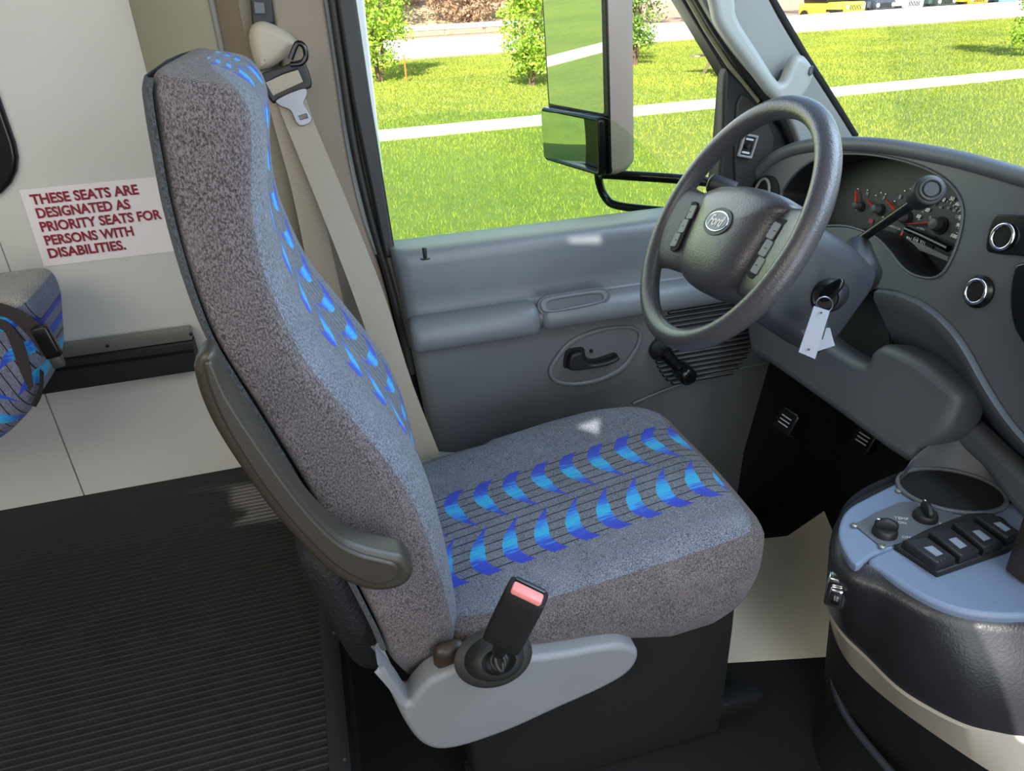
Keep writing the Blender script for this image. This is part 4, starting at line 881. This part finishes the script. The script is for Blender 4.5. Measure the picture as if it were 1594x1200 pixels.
rbox('plate_slot', (-.003, (bB-bA).length+.004, .0055), (.002, (bB-bA).length+.012, .0075), .0005, BLACKM, bkl, (1, 1, 1), fr=LB)
ribbon('strap_tail', [(62, 575), (60, 605), (48, 630)], [(68, 580), (66, 612), (56, 634)], [1.325]*3, BLACKM, pb)

# ------------------------------------------------------------------ outside mirror
mi_ = thing('door_mirror', 'tall black-framed door mirror with small convex mirror on tubular arms', 'mirror', at(900, 260, 1, 1.86))
mn = V(-.977, -.215, -.05).normalized(); mc = at(898, 85, 1, 1.86); _mx = V(0, 0, 1).cross(mn).normalized(); MF = Fr(mc, _mx, mn.cross(_mx))
def mq(L): return MF.pts(L)
big = mq([(857, -150), (944, -150), (942, 172), (853, 168)])
x0 = MF.px(853, 100)[0]; x1_ = MF.px(944, 100)[0]; zb_ = MF.px(900, 171)[1]; zlo = MF.px(900, 258)[1]
MFh = MF
hx0, hx1 = x0-.004, x1_+.012
rows = []
for k, off in ((1.0, .0), (1.02, -.02), (1.0, -.05), (.92, -.075), (.7, -.09)):
    rows.append([MF.w((hx0+hx1)/2 + (u-(hx0+hx1)/2)*k, (.25+zlo)/2 + (v-(.25+zlo)/2)*(1-(1-k)*.5), off) for u, v in rrect((hx0+hx1)/2, (.25+zlo)/2, hx1-hx0, .25-zlo, .02, 6)])
loft('housing', rows, plastic('mirror_housing_taupe', (182, 162, 152), .5, .2), mi_, closed=True, caps=True, ang=60)
plate('frame', MF, rrect((hx0+hx1)/2, (.25+zlo)/2, hx1-hx0, .25-zlo, .018), BLACKG, mi_, .010, .003, z0=.005)
plate('main_glass', MF, rrect((x0+x1_)/2, (.24+zb_)/2, x1_-x0-.012, .24-zb_-.008, .006), MIRROR, mi_, .002, .0003, z0=.0062)
# convex glass: a shallow spherical cap
CM = MF; w2 = x1_-x0; h2 = zb_-zlo-.014; verts = []; faces = []; n_ = 16
for i in range(n_+1):
    for j in range(n_+1):
        a, b = -1+2*i/n_, -1+2*j/n_; u = (x0+x1_)/2+a*(w2/2-.008); v = (zb_+zlo)/2+b*(h2/2-.004)
        verts.append(CM.w(u, v, .043 - .42*((u-(x0+x1_)/2+.26)**2 + (v-(zb_+zlo)/2)**2)))
for i in range(n_):
    for j in range(n_): faces.append((i*(n_+1)+j, (i+1)*(n_+1)+j, (i+1)*(n_+1)+j+1, i*(n_+1)+j+1))
mesh('convex_glass', verts, faces, MIRROR, mi_, 80)
plate('convex_frame', MF, rrect((x0+x1_)/2, (zb_+zlo)/2, w2+.004, zb_-zlo-.004, .012), BLACKG, mi_, .024, .004, [rrect((x0+x1_)/2, (zb_+zlo)/2, w2-.014, zb_-zlo-.022, .008)], z0=.029)
ya = 1.88
a0 = at(932, 262, 1, ya)
tube('mounting_arm', sm([at(932, 245, 1, ya), at(932, 268, 1, ya), at(960, 272, 1, 1.84), at(1050, 278, 1, 1.74), at(1110, 284, 1, 1.66), at(1150, 292, 1, 1.50)], False, 4), .0125, BLACKG, mi_, 14)
tube('mounting_arm', sm([at(931, 262, 1, ya), at(933, 285, 1, ya), at(943, 308, 1, 1.87), at(962, 320, 1, 1.84), at(1030, 328, 1, 1.74), at(1100, 333, 1, 1.62), at(1150, 335, 1, 1.50)], False, 4), .011, BLACKG, mi_, 14)
disc_stack('arm_bolt', YF(ya-.012), at(933, 273, 1, ya).x, at(933, 273, 1, ya).z, [(.008, 0), (.008, .006), (.005, .008)], MET, mi_, 12)

# ------------------------------------------------------------------ outside
ZG = -.75
def gnd(name, x0, x1, y0, y1, z, m, lab=None):
    o = rbox(name, (x0, y0, z-.05), (x1, y1, z), .001, m, None, (1, 1, 1)); recentre(o); return struct(o)
gnd('lawn_ground', -90, 110, -20, 29, ZG, LAWN)
gnd('verge', -90, 110, 29, 43.2, ZG-.01, DIRT); gnd('verge', -90, 21.5, 43.2, 140, ZG-.01, DIRT); gnd('verge', 21.5, 110, 43.2, 140, ZG-.90, DIRT)
A, B = at(590, 215, 2, ZG), at(1594, 118, 2, ZG)
fpv = [V(x, 12.30+.034*x+d, z) for z in (ZG-.02, ZG+.03) for x, d in ((-90, 0), (110, 0), (110, .95), (-90, .95))]
foot = struct(mesh('footpath', fpv, [(0, 1, 2, 3), (4, 5, 6, 7), (0, 1, 5, 4), (1, 2, 6, 5), (2, 3, 7, 6), (3, 0, 4, 7)], CONC))
ry0 = at(800, 78, 2, ZG).y; ry1 = at(800, 46, 2, ZG).y
gnd('road', -90, 110, 30.2, 43, ZG+.03, ROAD)
# bank behind the guard rail
loft('bank', [[V(x, 47, ZG-.02) for x in (-90, 0, 21)], [V(x, 58, ZG+2.2) for x in (-90, 0, 21)], [V(x, 90, ZG+5) for x in (-90, 0, 40)]], plastic('scrubby_bank', (168, 146, 112), .95, .8, 2, .18))['kind'] = 'structure'
# grass blades
def blades(name, n, x0, x1, y0, y1, h):
    x = rng.uniform(x0, x1, n); y = y0 + (y1-y0)*rng.uniform(0, 1, n)**1.35
    keep = (y < 12.27+.034*x) | (y > 13.28+.034*x); x, y = x[keep], y[keep]; n = len(x)
    th = rng.uniform(0, math.pi, n); hh = h*rng.uniform(.5, 1.3, n); wd = .0035+.0009*np.clip(y-6, 0, 14); lx = rng.normal(0, .4, n)*hh; ly = rng.normal(0, .4, n)*hh
    v = np.empty((n, 3, 3)); v[:, 0] = np.c_[x-np.cos(th)*wd, y-np.sin(th)*wd, np.full(n, ZG-.005)]; v[:, 1] = np.c_[x+np.cos(th)*wd, y+np.sin(th)*wd, np.full(n, ZG-.005)]; v[:, 2] = np.c_[x+lx, y+ly, ZG+hh]
    me = bpy.data.meshes.new(name); me.vertices.add(3*n); me.vertices.foreach_set('co', v.ravel()); me.loops.add(3*n); me.loops.foreach_set('vertex_index', np.arange(3*n, dtype=np.int32)); me.polygons.add(n); me.polygons.foreach_set('loop_start', np.arange(0, 3*n, 3, dtype=np.int32)); me.update(calc_edges=True); me.materials.append(GRASS)
    o = bpy.data.objects.new(name, me); COL.objects.link(o); return o
gr = blades('grass', 520000, -2, 36, 4.2, 29, .042); tag(gr, 'bright green lawn grass beside the footpath outside the van', 'grass', None, 'stuff')
# leafy shrubs
def shrub(name, label, base, h, wd, m, nl, leaf, group=None, stems=7, cat='shrub', low=.15):
    base = Vector(base); t = thing(name, label, cat, base, group); sv = []; sf = []
    for s in range(stems):
        a = rng.uniform(0, 6.28); top = base + V(math.cos(a)*wd*.35*rng.uniform(.3, 1), math.sin(a)*wd*.35*rng.uniform(.3, 1), h*rng.uniform(.6, .95))
        P = [base + V(math.cos(a)*.05, math.sin(a)*.05, 0), base.lerp(top, .5)+V(*rng.normal(0, .04, 3)), top]; R = [.02*h/2, .013*h/2, .004]
        for i, (p, r_) in enumerate(zip(P, R)):
            for k in range(5): sv.append(p + V(math.cos(k*1.257), math.sin(k*1.257), 0)*r_)
        o_ = s*15
        for i in range(2):
            for k in range(5): sf.append((o_+i*5+k, o_+i*5+(k+1) % 5, o_+(i+1)*5+(k+1) % 5, o_+(i+1)*5+k))
    mesh('stems', sv, sf, BARK, t)
    # leaves gathered in clumps
    nc = max(6, nl//60); cz = rng.uniform(low, 1, nc); ca = rng.uniform(0, 6.28, nc); cr = np.sqrt(rng.uniform(0, 1, nc))*wd/2*np.sin(np.clip(cz*1.05, .15, 1)*math.pi*.85)**.6
    cen = np.c_[base.x+np.cos(ca)*cr, base.y+np.sin(ca)*cr, base.z+cz*h]; ci = rng.integers(0, nc, nl)
    p = cen[ci] + rng.normal(0, 1, (nl, 3))*np.array([.13, .13, .12])*max(wd, .6)*.55
    p[:, 2] = np.maximum(p[:, 2], base.z+.03)
    d1 = rng.normal(0, 1, (nl, 3)); d1 /= np.linalg.norm(d1, axis=1)[:, None]; d2 = rng.normal(0, 1, (nl, 3)); d2 -= (d2*d1).sum(1)[:, None]*d1; d2 /= np.linalg.norm(d2, axis=1)[:, None]
    L = leaf*rng.uniform(.6, 1.3, nl)[:, None]; v = np.stack([p-d1*L, p+d2*L*.5, p+d1*L, p-d2*L*.5], 1)
    me = bpy.data.meshes.new('foliage'); me.vertices.add(4*nl); me.vertices.foreach_set('co', v.ravel()); me.loops.add(4*nl); me.loops.foreach_set('vertex_index', np.arange(4*nl, dtype=np.int32)); me.polygons.add(nl); me.polygons.foreach_set('loop_start', np.arange(0, 4*nl, 4, dtype=np.int32)); me.update(calc_edges=True); me.materials.append(m)
    link(bpy.data.objects.new('foliage', me), t); return t
def g(x, y): return at(x, y, 2, ZG)
shrub('shrub', 'tall leafy green shrub at the left of the door window', g(592, 128), 3.6, 1.9, LEAF, 7000, .06)
shrub('shrub', 'narrow yellow-green young shrub left of the door mirror', g(828, 134), 2.1, 1.35, LEAF, 5000, .05)
shrub('shrub', 'slender bushy shrub just right of the door mirror', g(988, 102), 3.4, 1.6, LEAF2, 5000, .055)
shrub('shrub', 'small leafy shrub at the right edge beyond the windscreen', g(1610, 88), 2.4, 1.6, LEAF, 4000, .055)
# scrub and trees beyond the road
bg_lab = 'rounded bush in the scrub beyond the guard rail'
k = 0
for k_, x in enumerate(np.arange(-62, 62, 2.6)):
    y = (49.2, 55)[k_ % 2] + (6 if x > 20 else 0) + rng.uniform(-.4, .4); z = ZG + (y-47)*.2 - .1; kind = rng.integers(0, 4)
    m = (LEAFB, LEAF2, LEAFB, LEAF)[kind]
    shrub('scrub_bush', ('brown leafless scrub bush beyond the guard rail', 'green scrub bush beyond the guard rail', 'brown leafless scrub bush beyond the guard rail', 'yellow-green scrub bush beyond the guard rail')[kind], (x+rng.uniform(-.3, .3), y, z), rng.uniform(3.5, 6), rng.uniform(4.2, 5.0), m, 3000, .15, ('brown scrub bushes', 'green scrub bushes', 'brown scrub bushes', 'yellow-green scrub bushes')[kind], 6, 'bush', .05)
# guard rail
gd = thing('guard_rail', 'galvanised steel guard rail along the far side of the road', 'guard rail', (0, 46, ZG))
rows = []
for yy, zz in ((0, .58), (-.05, .54), (-.05, .48), (0, .43), (-.05, .38), (-.05, .32), (0, .28), (.01, .43), (0, .58)): rows.append([V(x, 45.6+yy, ZG+zz) for x in (-70, 19.5)])
loft('beam', rows, GALV, gd)
for x in np.arange(-68, 20, 2.4): rbox('rail_post', (x-.06, 45.62, ZG), (x+.06, 45.8, ZG+.56), .01, WOOD, gd, (1, 1, 1))
# orange marker stake
so = g(633, 128); stk = tag(recentre(tube('marker_stake', [so, so+V(0, 0, .62)], .022, ORANGE, None, 8)), 'thin orange marker stake in the lawn beside the left shrub', 'stake')
# picnic table
pc = g(1138, 116); tb = thing('picnic_table', 'weathered wooden picnic table on the lawn near the windscreen pillar', 'picnic table', pc)
for k in range(4): rbox('top_plank', (pc.x-.75, pc.y-.3+k*.16, ZG+.70), (pc.x+1.0, pc.y-.155+k*.16, ZG+.74), .006, WOOD, tb, (1, 1, 1))
for sx in (-.45, .7):
    for sy in (-1, 1):
        tube('leg', [pc+V(sx, sy*.55, 0), pc+V(sx, -sy*.18, .70)], .05, WOOD, tb, 4)
for sy in (-1, 1): rbox('bench_seat', (pc.x-.75, pc.y+sy*.62-.13, ZG+.40), (pc.x+1.0, pc.y+sy*.62+.13, ZG+.44), .006, WOOD, tb, (1, 1, 1))
# parked vehicles across the road
def car(px, py, color, label, lite=False):
    c = g(px, py); c = EYE + (c-EYE)*(46/c.y); c.z = ZG-.92; m = plastic('paint', color, .25, 0); t = thing('parked_car', label, 'car', c); X, Y, Z = c
    K0 = len(bpy.data.objects)
    bd = rbox('body', (X-.88, Y, Z+.55), (X+.88, Y+3.6, Z+1.15), .08, m, t, (4, 4, 4))
    rbox('hood', (X-.66, Y-.35, Z+.72), (X+.66, Y+1.2, Z+1.20), .06, m, t, (4, 4, 4))
    rbox('cabin', (X-.72, Y+1.2, Z+1.15), (X+.72, Y+3.4, Z+1.82), .08, BLACKG, t, (4, 4, 4))
    gl = rbox('grille', (X-.64, Y-.40, Z+.74), (X+.64, Y-.34, Z+1.12), .02, m, t, (2, 2, 2))
    for k in range(7): rbox('grille_slot', (X-.36+k*.11, Y-.42, Z+.80), (X-.30+k*.11, Y-.38, Z+1.06), .01, BLACKM, gl, (1, 1, 1))
    for s in (-1, 1):
        disc_stack('headlight', Fr((X+s*.50, Y-.40, Z+.95), (1, 0, 0), (0, 0, 1)), 0, 0, [(.11, 0), (.11, .03), (.08, .05)], SIGN, t, 16)
        rbox('fender', (X+s*.76-.18, Y-.25, Z+.72), (X+s*.76+.18, Y+.9, Z+.86), .04, BLACK, t, (2, 2, 2))
        for yy in (.25, 2.9): tube('wheel', [V(X+s*.70, Y+yy, Z+.40), V(X+s*.95, Y+yy, Z+.40)], .40, RUBBER, t, 20)
    rbox('bumper', (X-.82, Y-.62, Z+.50), (X+.82, Y-.42, Z+.70), .04, GALV if lite else BLACK, t, (2, 2, 2))
    t.scale = (1.16, 1.16, 1.16)
car(1322, 26, (226, 222, 70), 'yellow off-road vehicle parked facing the road')
car(1368, 24, (60, 66, 76), 'dark grey off-road vehicle parked beside the yellow one')
car(1412, 22, (206, 210, 214), 'silver-white off-road vehicle parked facing the road', True)
car(1462, 20, (60, 74, 66), 'dark green off-road vehicle between the silver and the orange ones')
car(1512, 17, (236, 168, 50), 'orange off-road vehicle parked facing the road')
car(1560, 14, (120, 190, 226), 'pale blue off-road vehicle parked at the right end of the row')
